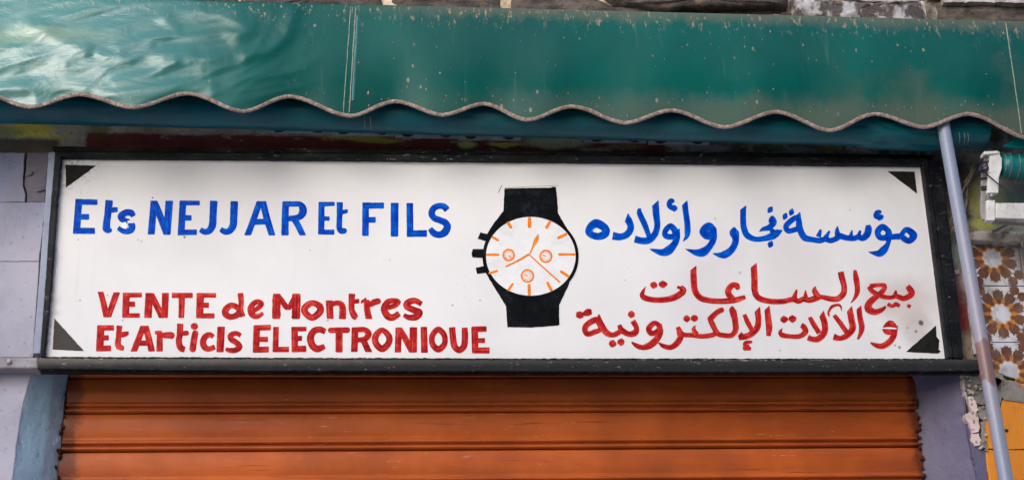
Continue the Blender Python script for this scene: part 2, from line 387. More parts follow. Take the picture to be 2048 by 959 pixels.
c = REVL.mix(REVL.rng(REVL.noise(4, 5, .6, st=(1, 1, .35)), .35, .65), lin((150, 180, 198)), lin((126, 156, 178)))
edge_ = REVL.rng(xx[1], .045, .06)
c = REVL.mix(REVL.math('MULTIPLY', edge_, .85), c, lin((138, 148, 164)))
c = REVL.mix(REVL.math('MULTIPLY', REVL.rng(REVL.noise(48, 5, .78), .60, .64), .6), c, lin((84, 92, 100)))
c = REVL.mix(REVL.math('MULTIPLY', REVL.rng(REVL.noise(70, 4, .75, loc=(3, 3, 3), st=(1, 1, .4)), .60, .64), .6), c, lin((190, 204, 214)))
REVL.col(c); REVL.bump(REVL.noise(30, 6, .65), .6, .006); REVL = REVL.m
REVR = Mat('violet_grey_reveal_paint', .6, .35)
c = REVR.mix(REVR.rng(REVR.noise(4, 6, .6, st=(1, 1, .3)), .35, .65), lin((84, 80, 108)), lin((98, 92, 112)))
c = REVR.mix(REVR.math('MULTIPLY', REVR.rng(REVR.noise(22, 5, .65, st=(1, 1, .12), loc=(4, 0, 0)), .58, .72), .6), c, lin((132, 124, 142)))
c = REVR.mix(REVR.math('MULTIPLY', REVR.rng(REVR.noise(48, 5, .75, loc=(0, 2, 0)), .60, .64), .6), c, lin((70, 66, 82)))
REVR.col(c); REVR.bump(REVR.noise(26, 6, .65), .7, .007); REVR = REVR.m

# neighbour's wall: grey render, stains
NB = Mat('stained_grey_render', .85, .25)
wx = NB.sep(NB.warp(.05, 11, 6))
c = NB.mix(NB.rng(NB.noise(12, 7, .68), .38, .66), lin((158, 152, 144)), lin((98, 90, 82)))
c = NB.mix(NB.math('MULTIPLY', NB.rng(NB.noise(40, 6, .75, loc=(2, 0, 2)), .50, .62), .75), c, lin((72, 64, 58)))
for (px, py, rx, rz, colr, a) in [(1915, 500, .05, .05, (134, 146, 138), .8), (1920, 640, .035, .10, (120, 34, 40), .9), (1905, 560, .03, .05, (128, 92, 92), .8), (1935, 560, .02, .06, (168, 164, 158), .8),
        (1880, 440, .03, .10, (96, 34, 32), .75), (1935, 690, .04, .04, (150, 138, 118), .7), (1930, 760, .05, .02, (208, 158, 146), .9), (1955, 400, .04, .06, (176, 172, 90), .75), (2010, 392, .09, .04, (124, 132, 104), .9),
        (2040, 395, .05, .04, (96, 118, 128), .7), (1990, 450, .09, .014, (186, 190, 70), .8), (2030, 455, .06, .03, (146, 160, 146), .8), (1900, 350, .08, .09, (58, 50, 46), .9), (1955, 280, .05, .03, (112, 88, 62), .8), (1985, 270, .03, .03, (60, 46, 40), .9)]:
    q = Z(px, py); c = NB.mix(NB.math('MULTIPLY', NB.blob(wx, q.x, q.z, rx, rz, .5), a), c, lin(colr))
NB.col(c); NB.bump(NB.noise(22, 8, .72), 1.0, .012); NB.bump(NB.noise(110, 5, .7), .6, .003); NB = NB.m
PINK = paint('pink_broken_plaster', (204, 184, 180), (168, 150, 146), .9, 14, (110, 100, 98), .8, .2).m
GREYP = paint('grey_broken_plaster', (138, 130, 122), (104, 98, 94), .9, 14, (70, 64, 62), .8, .2).m
ORP = Mat('orange_sheet_paint', .5, .4)
ox = ORP.sep(ORP.pos)
c = ORP.mix(ORP.rng(ORP.noise(3.5, 4, .6), .35, .7), lin((214, 134, 38)), lin((204, 116, 34)))
c = ORP.mix(ORP.math('MULTIPLY', ORP.rng(ORP.noise(48, 5, .78), .60, .65), .5), c, lin((150, 96, 60)))
wv = ORP.n('ShaderNodeTexChecker'); ORP.put(wv.inputs[0], ORP.pos); wv.inputs['Scale'].default_value = 260
ORP.col(c); ORP.bump(wv.outputs['Fac'], .25, .0006); ORP.bump(ORP.noise(9, 4, .6), .5, .008); ORP = ORP.m
TILEW = Mat('glazed_tile_white', .22, .5)
c = TILEW.mix(TILEW.rng(TILEW.noise(9, 6, .65), .38, .7), lin((206, 206, 212)), lin((172, 170, 172)))
c = TILEW.mix(TILEW.math('MULTIPLY', TILEW.rng(TILEW.noise(24, 6, .7, loc=(1, 4, 0)), .48, .70), .6), c, lin((124, 108, 92)))
q = P(2040, 510, 0)
c = TILEW.mix(TILEW.math('MULTIPLY', TILEW.blob(TILEW.sep(TILEW.warp(.08, 12, 5)), q.x+.02, q.z, .05, .09, .5), .75), c, lin((112, 94, 84)))
TILEW.col(c); TILEW.bump(TILEW.noise(7, 3, .5), .2, .003); TILEW = TILEW.m
def grimy(m, amt=.6):
    m_ = m
    c_ = m_.b.inputs['Base Color'].links[0].from_socket
    g1 = m_.rng(m_.noise(20, 6, .72, loc=(1, 4, 0)), .46, .66)
    q_ = P(2040, 505, 0); w_ = m_.sep(m_.warp(.08, 12, 5))
    g2 = m_.blob(w_, q_.x+.0, q_.z, .11, .10, .6)
    c_ = m_.mix(m_.math('MULTIPLY', g1, amt*.6), c_, lin((132, 116, 102)))
    c_ = m_.mix(m_.math('MULTIPLY', g2, amt*.8), c_, lin((120, 104, 92)))
    m_.col(c_); return m_.m
TBROWN = paint('tile_brown_glaze', (110, 68, 48), (84, 50, 36), .4, 22, (140, 96, 72), .1); TBROWN = grimy(TBROWN)
TORANGE = paint('tile_orange_glaze', (192, 124, 46), (164, 98, 40), .4, 22, (170, 130, 90), .1); TORANGE = grimy(TORANGE)

# --- shutter
SH = Mat('rust_orange_shutter_paint', .4, .22)
xs = SH.sep(SH.pos)
c = SH.mix(SH.rng(SH.noise(2.6, 5, .6), .32, .7), lin((180, 88, 36)), lin((146, 68, 28)))
c = SH.mix(SH.math('MULTIPLY', SH.rng(SH.noise(5, 5, .65, st=(.5, 1, 3), loc=(6, 0, 0)), .5, .72), .5), c, lin((140, 62, 32)))
c = SH.mix(SH.math('MULTIPLY', SH.rng(SH.noise(9, 6, .7, st=(.3, 1, 12), loc=(1, 0, 3)), .595, .67), .7), c, lin((74, 34, 26)))
c = SH.mix(SH.math('MULTIPLY', SH.math('MULTIPLY', SH.rng(SH.noise(60, 5, .75, st=(.2, 1, 3.4), loc=(3, 2, 0)), .64, .67), SH.rng(SH.noise(4, 2, .5), .5, .6)), .8), c, lin((196, 150, 128)))
c = SH.mix(SH.math('MULTIPLY', SH.rng(SH.noise(1.9, 3, .5, loc=(2.2, 0, 5)), .52, .66), .5), c, lin((112, 52, 30)))
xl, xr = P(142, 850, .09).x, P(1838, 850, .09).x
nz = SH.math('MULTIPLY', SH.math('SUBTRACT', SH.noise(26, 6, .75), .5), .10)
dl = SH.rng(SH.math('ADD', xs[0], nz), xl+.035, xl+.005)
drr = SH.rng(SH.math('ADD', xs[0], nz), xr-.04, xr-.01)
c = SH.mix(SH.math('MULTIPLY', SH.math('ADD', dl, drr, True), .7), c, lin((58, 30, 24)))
SH.col(c); SH.rough(SH.rng(SH.noise(9, 5, .7), .3, .7, .34, .5))
SH.bump(SH.noise(5, 4, .6), .35, .01); SH.bump(SH.noise(170, 4, .6), .2, .001); SH = SH.m
RUST = paint('rust_crust', (88, 40, 26), (44, 26, 22), .9, 40, (130, 84, 66), 1.0, .2).m
DARKV = paint('dark_void', (30, 26, 26), (20, 18, 18), .9, 10).m

POLE = Mat('lilac_pole_paint', .42, .5)
xp = POLE.sep(POLE.pos)
c = POLE.mix(POLE.rng(POLE.noise(3, 5, .6, st=(1, 1, .6)), .35, .68), lin((120, 129, 150)), lin((134, 130, 144)))
c = POLE.mix(POLE.math('MULTIPLY', POLE.rng(POLE.noise(52, 5, .78), .60, .64), .6), c, lin((96, 84, 90)))
q0 = P(1968, 705, -.34)
wz_ = POLE.sep(POLE.warp(.05, 22, 4))
c = POLE.mix(POLE.math('MULTIPLY', POLE.blob(wz_, q0.x+.022, q0.z-.02, .026, .075, .06), .95), c, lin((112, 82, 78)))
c = POLE.mix(POLE.math('MULTIPLY', POLE.blob(wz_, q0.x-.0, q0.z+.025, .03, .024, .12), .85), c, lin((118, 86, 84)))
POLE.col(c); POLE.bump(POLE.noise(50, 5, .65), .3, .002); POLE = POLE.m
WPL = paint('old_white_casing', (214, 214, 212), (184, 182, 178), .5, 12, (104, 98, 92), .3).m
WPLG = paint('grimy_casing_side', (150, 146, 146), (112, 106, 104), .6, 20, (60, 54, 52), .5).m  # greyer casing tone for bracket side, knuckle and arm underside
CABLE = paint('grey_cable', (120, 108, 96), (92, 82, 72), .7, 30).m
CORD = paint('black_cord', (26, 28, 36), (18, 18, 24), .7, 30).m
PEEL = paint('peeling_ledge', (168, 160, 146), (96, 82, 70), .8, 26, (206, 202, 196), .9, .3).m
METAL = paint('galvanised_screw', (150, 150, 152), (110, 110, 112), .4, 60).m
CON = paint('street_concrete', (200, 198, 196), (186, 184, 182), .9, 2).m
PALE = paint('pale_house_render', (190, 184, 178), (168, 162, 156), .9, 2).m
OPP = paint('opposite_house_render', (92, 74, 62), (76, 60, 50), .9, 2).m

# ------------------------------------------------------------------ ground and the street behind the camera
g = obj('ground', [(-60,-60,0),(60,-60,0),(60,2,0),(-60,2,0)], [(0,1,2,3)], CON); g['kind'] = 'structure'

# ------------------------------------------------------------------ the shop's own wall
SY_ = .09
BY = -.06                       # face of the sign board
fac = thing('shop_wall', (0, 0, 0), 'old layered paint shop wall with rubble stone, lavender left pier and violet doorway sides around the orange shutter', 'wall', kind='structure')
xL, xR = P(-330, 400, 0).x, P(1905, 400, 0).x
zB, zT = P(300, 740, 0).z, P(600, 30, 0).z
def sheet(name, x0, x1, z0, z1, y, mat, parent, nx=2, nz=2, yf=None, flip=False):
    v = []; f = []
    for j in range(nz+1):
        for i in range(nx+1):
            x = x0+(x1-x0)*i/nx; z = z0+(z1-z0)*j/nz
            v.append((x, y+(yf(x, z) if yf else 0), z))
    for j in range(nz):
        for i in range(nx):
            a = j*(nx+1)+i; f.append((a, a+1, a+nx+2, a+nx+1))
    return obj(name, v, f, mat, parent, smooth=bool(yf))
def lump(amp, s=9, seed=0):
    return lambda x, z: amp*mnoise.fractal(Vector((x*s, z*s, seed)), 1, 2.1, 5)
box('wall_core', (xL, .012, P(300,736,SY_).z), (xR, .4, zT+2.2), MORTAR, fac, 0)
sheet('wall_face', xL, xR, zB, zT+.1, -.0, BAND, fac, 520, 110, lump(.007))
# rubble stones over the awning
stn = random.Random(11)
def stone(pts, yf, mat, seed):
    """an irregular block with a knocked-about face"""
    ps = [P(x, y, yf) for x, y in pts]
    cx = sum(p.x for p in ps)/len(ps); cz = sum(p.z for p in ps)/len(ps)
    ring = []; n = len(ps)
    for i in range(n):
        a, b = ps[i], ps[(i+1) % n]; k = max(2, int((b-a).length/.02))
        for j in range(k): ring.append(a.lerp(b, j/k))
    v = []; f = []; m = len(ring)
    lv = [(1.0, .16), (1.0, .03), (.93, .006), (.7, 0), (.4, -.002)]
    for s, dy in lv:
        for p in ring:
            x = cx+(p.x-cx)*s; z = cz+(p.z-cz)*s
            nn = mnoise.fractal(Vector((x*14, z*22, seed)), 1, 2.2, 5)
            v.append((x+.004*mnoise.noise(Vector((x*30, z*30, seed+9))), yf+dy+.016*nn, z+.004*mnoise.noise(Vector((x*30, z*30, seed+5)))))
    for l in range(len(lv)-1):
        for i in range(m): f.append((l*m+i, l*m+(i+1) % m, (l+1)*m+(i+1) % m, (l+1)*m+i))
    v.append((cx, yf-.003, cz)); e = (len(lv)-1)*m
    for i in range(m): f.append((e+i, e+(i+1) % m, len(v)-1))
    fixn(obj('stone', v, f, mat, fac, smooth=True))
stones = [
 ([(-60,-60),(230,-48),(235,8),(-60,-2)], -.01, STONE_D), ([(240,-50),(470,-42),(480,12),(242,6)], -.02, STONE_D),
 ([(476,-30),(760,-24),(770,26),(484,14)], -.025, STONE_D), ([(775,-28),(1015,-18),(1020,36),(778,26)], -.01, STONE_D),
 ([(1022,-24),(1180,-10),(1230,10),(1310,18),(1300,44),(1024,36)], -.03, STONE_D),
 ([(1190,-34),(1575,-30),(1580,8),(1480,13),(1330,15),(1240,6)], -.05, STONE_D),
 ([(1318,20),(1480,17),(1572,14),(1570,50),(1310,46)], -.012, STONE_D),
 ([(1586,-8),(1720,2),(1850,-2),(1862,44),(1700,50),(1588,26)], -.045, STONE_L),
 ([(1535,26),(1584,22),(1588,30),(1696,52),(1538,50)], -.03, STONE_L),
 ([(1868,4),(2060,10),(2100,80),(1876,60),(1872,40)], -.015, STONE_D), ([(2066,-10),(2300,-6),(2300,70),(2100,70)], -.03, STONE_D),
 ([(1600,-60),(1830,-60),(1835,-8),(1720,-3),(1602,-14)], -.02, STONE_D), ([(1845,-60),(2120,-55),(2100,0),(1860,-5)], -.03, STONE_D),
 ([(1020,-80),(1570,-80),(1570,-36),(1180,-40),(1025,-30)], -.02, STONE_D), ([(400,-100),(1010,-90),(1010,-34),(480,-38)], -.02, STONE_D), ([(-100,-110),(390,-100),(400,-52),(-100,-66)], -.02, STONE_D)]
for i, (p, yf, mt) in enumerate(stones): stone(p, yf, mt, i*3.7)
for pts in ([(1885,-2),(1960,-6),(2060,0),(2060,6),(1960,4),(1888,5)], [(1690,-4),(1835,-6),(1838,2),(1740,3)]):
    prism('lime_smear', rag(pts, 7, 1.5, 4), -.035, .0, PLASTER_W, fac)

# left pier: lavender panels with the crack between them
def wallpiece(name, pts, yf, yb, mat, par, seed=0, amt=1.0, bevel=.002, step=7): return prism(name, rag(pts, step, amt, seed), yf, yb, mat, par, bevel)
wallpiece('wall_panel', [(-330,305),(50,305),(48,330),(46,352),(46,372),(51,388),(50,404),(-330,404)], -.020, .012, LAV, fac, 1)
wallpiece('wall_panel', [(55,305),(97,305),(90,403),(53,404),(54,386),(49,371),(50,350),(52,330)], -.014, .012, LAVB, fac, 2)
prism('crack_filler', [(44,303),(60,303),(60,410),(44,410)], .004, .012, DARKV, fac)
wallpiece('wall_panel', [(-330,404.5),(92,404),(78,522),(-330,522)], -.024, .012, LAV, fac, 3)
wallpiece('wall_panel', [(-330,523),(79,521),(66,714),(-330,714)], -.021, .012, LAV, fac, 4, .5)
# lower part of the pier
zrail = P(40, 736, -.03).z
pxl = [(-330,735),(64,738),(62,752),(56,772),(50,795),(44,825),(38,860),(32,905),(26,955),(18,1100),(-330,1100)]
fl_ = wallpiece('pier_face', pxl, -.022, .010, LAV, fac, 5, .9, .004)
# blister marks in the paint
for k, (bx, by) in enumerate([(5, 318), (14, 322), (22, 330), (30, 326), (12, 334), (58, 346), (86, 372), (84, 378), (20, 336)]):
    pc = P(bx, by, -.021); v = []; f = []; n = 14
    for r, dy in ((1, .0015), (.6, -.0006), (.2, -.0012)):
        for i in range(n):
            t = 2*math.pi*i/n; rr = r*(.010+.004*math.sin(t*2+k)); v.append((pc.x+math.cos(t)*rr*1.5, pc.y+dy, pc.z+math.sin(t)*rr*.55+math.cos(t)*rr*.3))
    for l in range(2):
        for i in range(n): f.append((l*n+i, l*n+(i+1) % n, (l+1)*n+(i+1) % n, (l+1)*n+i))
    f.append(tuple(2*n+i for i in range(n)))
    fixn(obj('paint_blister', v, f, LAV if bx < 50 else LAVB, fac, smooth=True))

# reveals (doorway sides): front edge at the wall face, back edge at the shutter
def reveal(name, front, back, yf, yb, mat, nx=26, amp=.004, seed=0):
    """front/back: px polylines (top to bottom), joined by an uneven surface"""
    def res(pl, n, y):
        q = [P(a, b, y) for a, b in pl]; out = []
        zt, zb = q[0].z, q[-1].z
        for i in range(n+1):
            z = zt+(zb-zt)*i/n
            for a, b in zip(q, q[1:]):
                if a.z >= z-1e-9 >= b.z-1e-6 or b is q[-1]:
                    t = (z-a.z)/(b.z-a.z); out.append((a.x+(b.x-a.x)*t, z)); break
        return out
    N = 90; A = res(front, N, yf); B = res(back, N, yb); v = []; f = []
    for i in range(N+1):
        for j in range(nx+1):
            t = j/nx
            x = A[i][0]*(1-t)+B[i][0]*t; z = A[i][1]*(1-t)+B[i][1]*t; y = yf*(1-t)+yb*t
            d = amp*mnoise.fractal(Vector((y*14, z*7, seed)), 1, 2.1, 5)
            jag = .006*mnoise.noise(Vector((z*40, seed, 0)))*(1-t)**6
            v.append((x+d+jag, y, z))
    for i in range(N):
        for j in range(nx):
            a = i*(nx+1)+j; f.append((a, a+1, a+nx+2, a+nx+1))
    return fixn(obj(name, v, f, mat, fac, smooth=True))
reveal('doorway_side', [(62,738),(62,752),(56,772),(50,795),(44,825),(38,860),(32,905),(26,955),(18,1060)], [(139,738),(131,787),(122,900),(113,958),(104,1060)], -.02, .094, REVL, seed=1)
reveal('doorway_side', [(1926,738),(1929,800),(1945,880),(1958,959),(1968,1060)], [(1822,738),(1829,800),(1846,959),(1856,1060)], -.02, .094, REVR, amp=.006, seed=5)

# both doorway piers carried down to the pavement
def column(name, foot, z0, z1, mat, par):
    n = len(foot); v = [(x, y, z0) for x, y in foot]+[(x, y, z1) for x, y in foot]
    f = [tuple(range(n)), tuple(range(2*n-1, n-1, -1))]+[(i, i+n, (i+1) % n+n, (i+1) % n) for i in range(n)]
    return fixn(obj(name, v, f, mat, par))
zc = P(18, 1056, -.02).z
fx, bx_ = P(18, 1060, -.02).x, P(104, 1060, .094).x
column('pier_base', [(xL, -.0205), (fx, -.0205), (bx_, .094), (bx_, .4), (xL, .4)], 0, zc, LAV, fac)
fx, bx_ = P(1968, 1060, -.02).x, P(1856, 1060, .094).x; ex_ = P(1984, 1100, -.026).x
column('pier_base', [(ex_, -.0255), (fx, -.0205), (bx_, .094), (bx_, .4), (ex_, .4)], 0, zc, REVR, fac)

# ------------------------------------------------------------------ shutter
SY = .09
shut = thing('roller_shutter', P(980, 1100, SY), 'rust orange metal roller shutter closed below the painted sign', 'shutter')
zj = [P(985, v, SY).z for v in (686, 754.5, 824, 898.5, 975, 1053, 1132)]
pit = (zj[2]-zj[6])/4
while zj[-1] > pit*1.01: zj.append(zj[-1]-pit)
zj.append(.004)
x0, x1 = P(128, 800, SY).x-.02, P(1850, 800, SY).x+.02
px_ = (zj[2]-zj[3])/74.5            # metres per photo pixel in height
def slat(zt, zb, k):
    h = zt-zb
    # profile from the top edge of a slat down to its two ribs (y smaller = prouder)
    pr = [(0, .010), (.012, .001), (.05, -.001), (.2, -.003), (.42, -.0035), (.6, -.001), (.66, .001), (.70, -.001), (.735, -.0065), (.765, -.008), (.79, -.006), (.815, .002), (.835, .005), (.86, .003), (.885, -.005), (.915, -.009), (.945, -.007), (.968, .001), (.985, .009), (1.0, .016)]
    nx = 60 if k < 6 else 16; v = []; f = []
    pyc = min(738+(k+.4)*75-52, 1056); x0 = P(139-(pyc-738)*.115+.5, pyc, SY-.006).x; x1 = P(1822+(pyc-738)*.107+6, pyc, SY-.006).x
    for i in range(nx+1):
        x = x0+(x1-x0)*i/nx
        for t, y in pr:
            dent = .0016*mnoise.noise(Vector((x*1.7, k*5.1, t*1.2)))
            v.append((x, SY+y*1.15+dent, zt-h*t))
    m = len(pr)
    for i in range(nx):
        for j in range(m-1): f.append((i*m+j, i*m+j+1, (i+1)*m+j+1, (i+1)*m+j))
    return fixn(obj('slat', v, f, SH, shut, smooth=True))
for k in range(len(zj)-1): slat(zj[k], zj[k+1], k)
box('slat_backing', (x0, SY+.022, zj[-1]), (x1, SY+.035, zj[0]), DARKV, shut, 0)
# crusty bits where the slats run into the guides
rr_ = random.Random(5)
for side, pxs in ((0, 134), (1, 1824)):
    for k in range(16):
        py = rr_.uniform(790, 965); lean = (py-740)*(-.105 if side == 0 else .115)
        pc = P(pxs+lean+rr_.uniform(-3, 5)*(1 if side == 0 else -1), py, SY-.008); r = rr_.uniform(.003, .007)
        v = []; f = []
        for a in range(3):
            for i in range(7):
                t = 2*math.pi*i/7; s = (1, .8, .3)[a]*r*rr_.uniform(.7, 1.2); v.append((pc.x+math.cos(t)*s*.9, pc.y+(.006, -.002, -.008)[a], pc.z+math.sin(t)*s*1.5))
        for a in range(2):
            for i in range(7): f.append((a*7+i, a*7+(i+1) % 7, a*7+7+(i+1) % 7, a*7+7+i))
        f.append(tuple(14+i for i in range(7)))
        fixn(obj('rust_flake', v, f, RUST, shut, smooth=True))

# ------------------------------------------------------------------ the painted sign
sign = thing('shop_sign', P(980, 718, BY), 'long white hand painted watch shop sign lettered in French and Arabic in a black frame', 'shop sign')
prism('board', [(112,306),(1850,320),(1904,726),(80,722)], BY, BY+.02, WB.m, sign)
# frame: each rail a prism of its own
prism('frame_rail', rag([(108,302),(640,306),(1250,311),(1856,316),(1850,329),(1250,322),(640,316.5),(116,313)], 9, .5, 1), BY-.022, BY+.05, FR, sign, .003)
prism('frame_rail', rag([(104,292),(640,297),(1250,302),(1872,309),(1866,316.5),(1250,311),(640,306),(106,302)], 9, .6, 2), BY-.004, BY+.05, FR, sign, .002)
prism('frame_rail', rag([(111,303),(117,303),(122,314),(112,430),(103,560),(88,714),(80,714)], 8, .8, 3), BY-.020, BY+.05, FR, sign, .002)
prism('frame_rail', [(1844,322),(1856,320),(1907,714),(1896,716)], BY-.024, BY+.05, FR, sign, .003)
prism('frame_rail', rag([(1856,318),(1882,320),(1896,430),(1912,560),(1928,716),(1907.5,716)], 9, .8, 4), BY-.012, BY+.05, FR, sign, .003)
prism('paint_line', rag([(1838,328),(1843.5,328),(1896,716),(1891,716)], 7, .3, 6), BY-.0018, BY, paint('pale_lilac_line', (206, 196, 210), (190, 180, 196), .5, 20).m, sign)
prism('frame_rail', rag([(76,716),(400,717),(1000,719),(1500,720),(1962,718),(1962,740),(1500,743),(1000,741),(500,740),(76,736)], 9, .7, 5), BY-.026, BY-.004, FRD, sign, .0012)
prism('frame_rail', rag([(80,738),(1000,742),(1960,741),(1960,746),(1000,747),(80,744)], 9, .5, 15), BY-.010, BY+.012, FR, sign, .001)
# dark ragged paint where the frame was brushed over the board
for pts, s in (([(118,311),(640,316),(1250,321.5),(1846,327),(1846,330),(1250,324),(640,318.5),(120,315)], 3), ([(84,716),(1000,720),(1898,719),(1898,716.5),(1000,716),(84,712.5)], 8), ([(112,313),(122,314),(89,714),(84,714)], 9)):
    prism('frame_paint_edge', rag(pts, 5, .9, s), BY-.0012, BY, FR, sign)
for (sx, sy) in ((1861,372),(1876,458),(1886,512)):
    pc = P(sx, sy, BY-.024); v = []; n = 12
    for r, dy in ((.005, 0), (.0045, -.003), (.002, -.004)):
        for i in range(n): v.append((pc.x+math.cos(6.2832*i/n)*r, pc.y+dy, pc.z+math.sin(6.2832*i/n)*r))
    f = [(l*n+i, l*n+(i+1) % n, (l+1)*n+(i+1) % n, (l+1)*n+i) for l in range(2) for i in range(n)]+[tuple(2*n+i for i in range(n))]
    fixn(obj('screw', v, f, FRD, sign, smooth=True))
prism('side_strip', rag([(97,304),(111,303),(100,440),(92,560),(81,706),(66,706),(78,560),(90,400)], 8, .4, 7), -.075, -.02, RAILB, sign, .002, label='blue grey painted metal strip down the left side')
rl = thing('wall_rail', P(30, 725, -.05), 'dusty lavender painted rail running left from the sign over the pier', 'rail')
prism('rail_bar', rag([(-330,710),(76,714),(76,736),(-330,733)], 9, .5, 2), -.075, .0, RAILL, rl, .005)
pc = P(18, 723, -.075)
tube('screw', [pc, pc+Vector((0, -.004, 0))], .008, METAL, rl)

# ---- brush strokes
SC = {}
lvl = [0]
def strokes(name, mat, sx, sy, s, L, parent=sign, latin=False, fat=1.03, base=.0005, label=None, round_all=None):
    """L: list of dict/tuples (points (x,y,w)..., flags). Pixels of an enlargement whose corner is sx,sy and scale s."""
    V = []; Fc = []; UV = []
    for k, st in enumerate(L):
        pts, fl = (st if isinstance(st, tuple) else (st, ''))
        closed = 'c' in fl; rnd = 'r' in fl
        step = 5
        if len(pts) == 2: pts = [pts[0], tuple((a+b)/2 for a, b in zip(*pts)), pts[1]]
        q = crom(pts, step, closed)
        n = len(q)
        cum = [0]
        for i in range(1, n): cum.append(cum[-1]+math.hypot(q[i][0]-q[i-1][0], q[i][1]-q[i-1][1]))
        tot = cum[-1]; off = len(V)
        sd_ = sx*.37+sy*.11+k*7.3
        hy = base+.00013*k
        straight = latin and len(pts) <= 3 and not rnd
        nib = (not latin) and (not closed) and (not rnd) and parent is sign and pts[0][2] >= 50 and len(pts) > 3
        for i in range(n):
            a = q[(i-1) % n] if closed else q[max(i-1, 0)]; b = q[(i+1) % n] if closed else q[min(i+1, n-1)]
            tx, ty = b[0]-a[0], b[1]-a[1]; l = math.hypot(tx, ty) or 1; tx /= l; ty /= l
            wd = max(q[i][2]*fat, 2)
            ox, oy = -ty, tx
            if straight: ox, oy = ((-1 if ty > 0 else 1), 0) if abs(ty) > abs(tx) else (0, (1 if tx > 0 else -1))
            if not closed:
                cr = (.5 if rnd else .10)*wd
                dd = min(cum[i], tot-cum[i])
                if dd < cr: wd = wd-2*cr+2*math.sqrt(max(cr*cr-(cr-dd)**2, 0))
            wl_ = wd/2*(1+.05*mnoise.noise(Vector((cum[i]*.05, sd_, 0)))) + .9*mnoise.noise(Vector((cum[i]*.11, sd_, 4)))
            wr_ = wd/2*(1+.05*mnoise.noise(Vector((cum[i]*.05, sd_+50, 0)))) + .9*mnoise.noise(Vector((cum[i]*.11, sd_, 9)))
            for t, hgt_ in ((-1, 0), (-.8, .00016), (0, .00012), (.8, .00016), (1, 0)):
                ww = (wl_ if t < 0 else wr_)*t
                X = q[i][0]+ox*ww; Y = q[i][1]+oy*ww
                if nib and abs(ty) > .6:
                    fd = max(0, 1-cum[i]/(wd*1.2)); X += tx*ww*.75*fd*(1 if ty > 0 else -1); Y += ty*ww*.75*fd*(1 if ty > 0 else -1)
                p = P(sx+X/s, sy+Y/s, BY-hy-hgt_)
                V.append(p); UV.append((cum[i]/s/700+sd_, (ww/s)/700+k*.37+sd_))
        m = n if closed else n-1
        for i in range(m):
            i2 = (i+1) % n
            for j in range(4): Fc.append((off+i*5+j, off+i*5+j+1, off+i2*5+j+1, off+i2*5+j))
    o = obj(name, V, Fc, mat, parent, smooth=True, uvs=UV, label=label)
    bm = bmesh.new(); bm.from_mesh(o.data)
    bm.normal_update()
    fl_ = [f for f in bm.faces if f.normal.y > 0]
    bmesh.ops.reverse_faces(bm, faces=fl_); bm.to_mesh(o.data); bm.free()
    return o

def A_(*L): strokes('painted_letter', BLUE, 130, 380, 5.12, list(L), latin=True)
def B_(*L): strokes('painted_letter', BLUE, 510, 380, 5.12, list(L), latin=True)
def C_(*L): strokes('painted_letter', RED, 180, 570, 5.12, list(L), latin=True)
def D_(*L): strokes('painted_letter', RED, 580, 570, 4.876, list(L), latin=True)
def E_(*L): strokes('painted_letter', BLUE, 1150, 380, 5.851, list(L), fat=1.05)
def F_(*L): strokes('painted_letter', BLUE, 1490, 380, 5.689, list(L), fat=1.05)
def G_(*L): strokes('painted_letter', RED, 1130, 520, 5.049, list(L), fat=1.04)
def H_(*L): strokes('painted_letter', RED, 1480, 520, 5.049, list(L), fat=1.04)

# blue: Ets NEJJAR Et FILS
A_([(143,89,70),(130,260,70),(116,445,72)], [(108,119,58),(333,123,54)], [(150,272,56),(247,272,56)], [(85,414,62),(306,416,60)])
A_([(453,102,76),(438,250,70),(425,350,74),(428,395,78),(462,420,50)], ([(430,412,60),(482,404,44)], 'r'), [(470,203,56),(540,198,48)])
A_([(700,268,50),(676,232,66),(620,232,66),(574,268,70),(600,306,60),(660,318,44)], [(660,335,60),(690,366,62),(668,410,66),(600,420,52),(542,384,44)])
strokes('bare_chip', CHIP, 130, 380, 5.12, [[(600,330,40),(612,362,60),(634,384,30)], [(640,322,24),(700,330,14)]], base=.0016)
A_([(912,107,68),(882,452,70)], [(908,107,72),(965,240,74),(1044,452,72)], [(1068,107,76),(1043,456,72)])
A_([(1208,108,68),(1188,461,68)], [(1175,130,48),(1380,131,46)], [(1210,283,56),(1296,282,54)], [(1155,433,56),(1350,429,54)])
A_([(1524,108,76),(1516,260,72),(1510,355,74),(1478,412,66),(1428,425,60),(1384,402,52)])
A_([(1734,112,76),(1728,260,74),(1722,355,74),(1688,412,66),(1638,424,60),(1592,398,50)])
B_([(52,112,66),(-12,290,66),(-76,461,68)], [(78,112,68),(122,290,70),(174,462,68)], [(-20,325,56),(120,320,56)])
B_([(316,114,66),(308,290,70),(307,462,76)], [(285,141,52),(400,141,52),(462,146,56),(490,190,76),(484,240,76),(440,278,60),(340,292,54)], [(400,296,78),(440,360,70),(490,462,66)])
B_([(682,119,60),(677,452,64)], [(655,144,48),(816,140,40)], [(690,290,44),(764,290,44)], [(648,428,50),(813,428,50)])
B_([(868,122,62),(866,270,56),(862,370,58),(876,410,62),(906,424,50)], ([(870,420,60),(942,412,50)], 'r'), [(880,226,46),(950,214,36)])
B_([(1134,126,66),(1130,468,66)], [(1102,158,60),(1320,157,58)], [(1150,304,56),(1236,302,56)])
B_([(1430,129,78),(1428,474,76)])
B_([(1585,131,66),(1588,478,66)], ([(1556,444,64),(1760,442,66)], ''))
B_([(1968,204,62),(1935,168,62),(1880,162,58),(1832,184,62),(1808,236,66),(1835,284,64),(1895,308,64),(1950,335,70),(1970,378,74),(1940,432,76),(1885,456,64),(1830,438,66),(1792,392,52)])
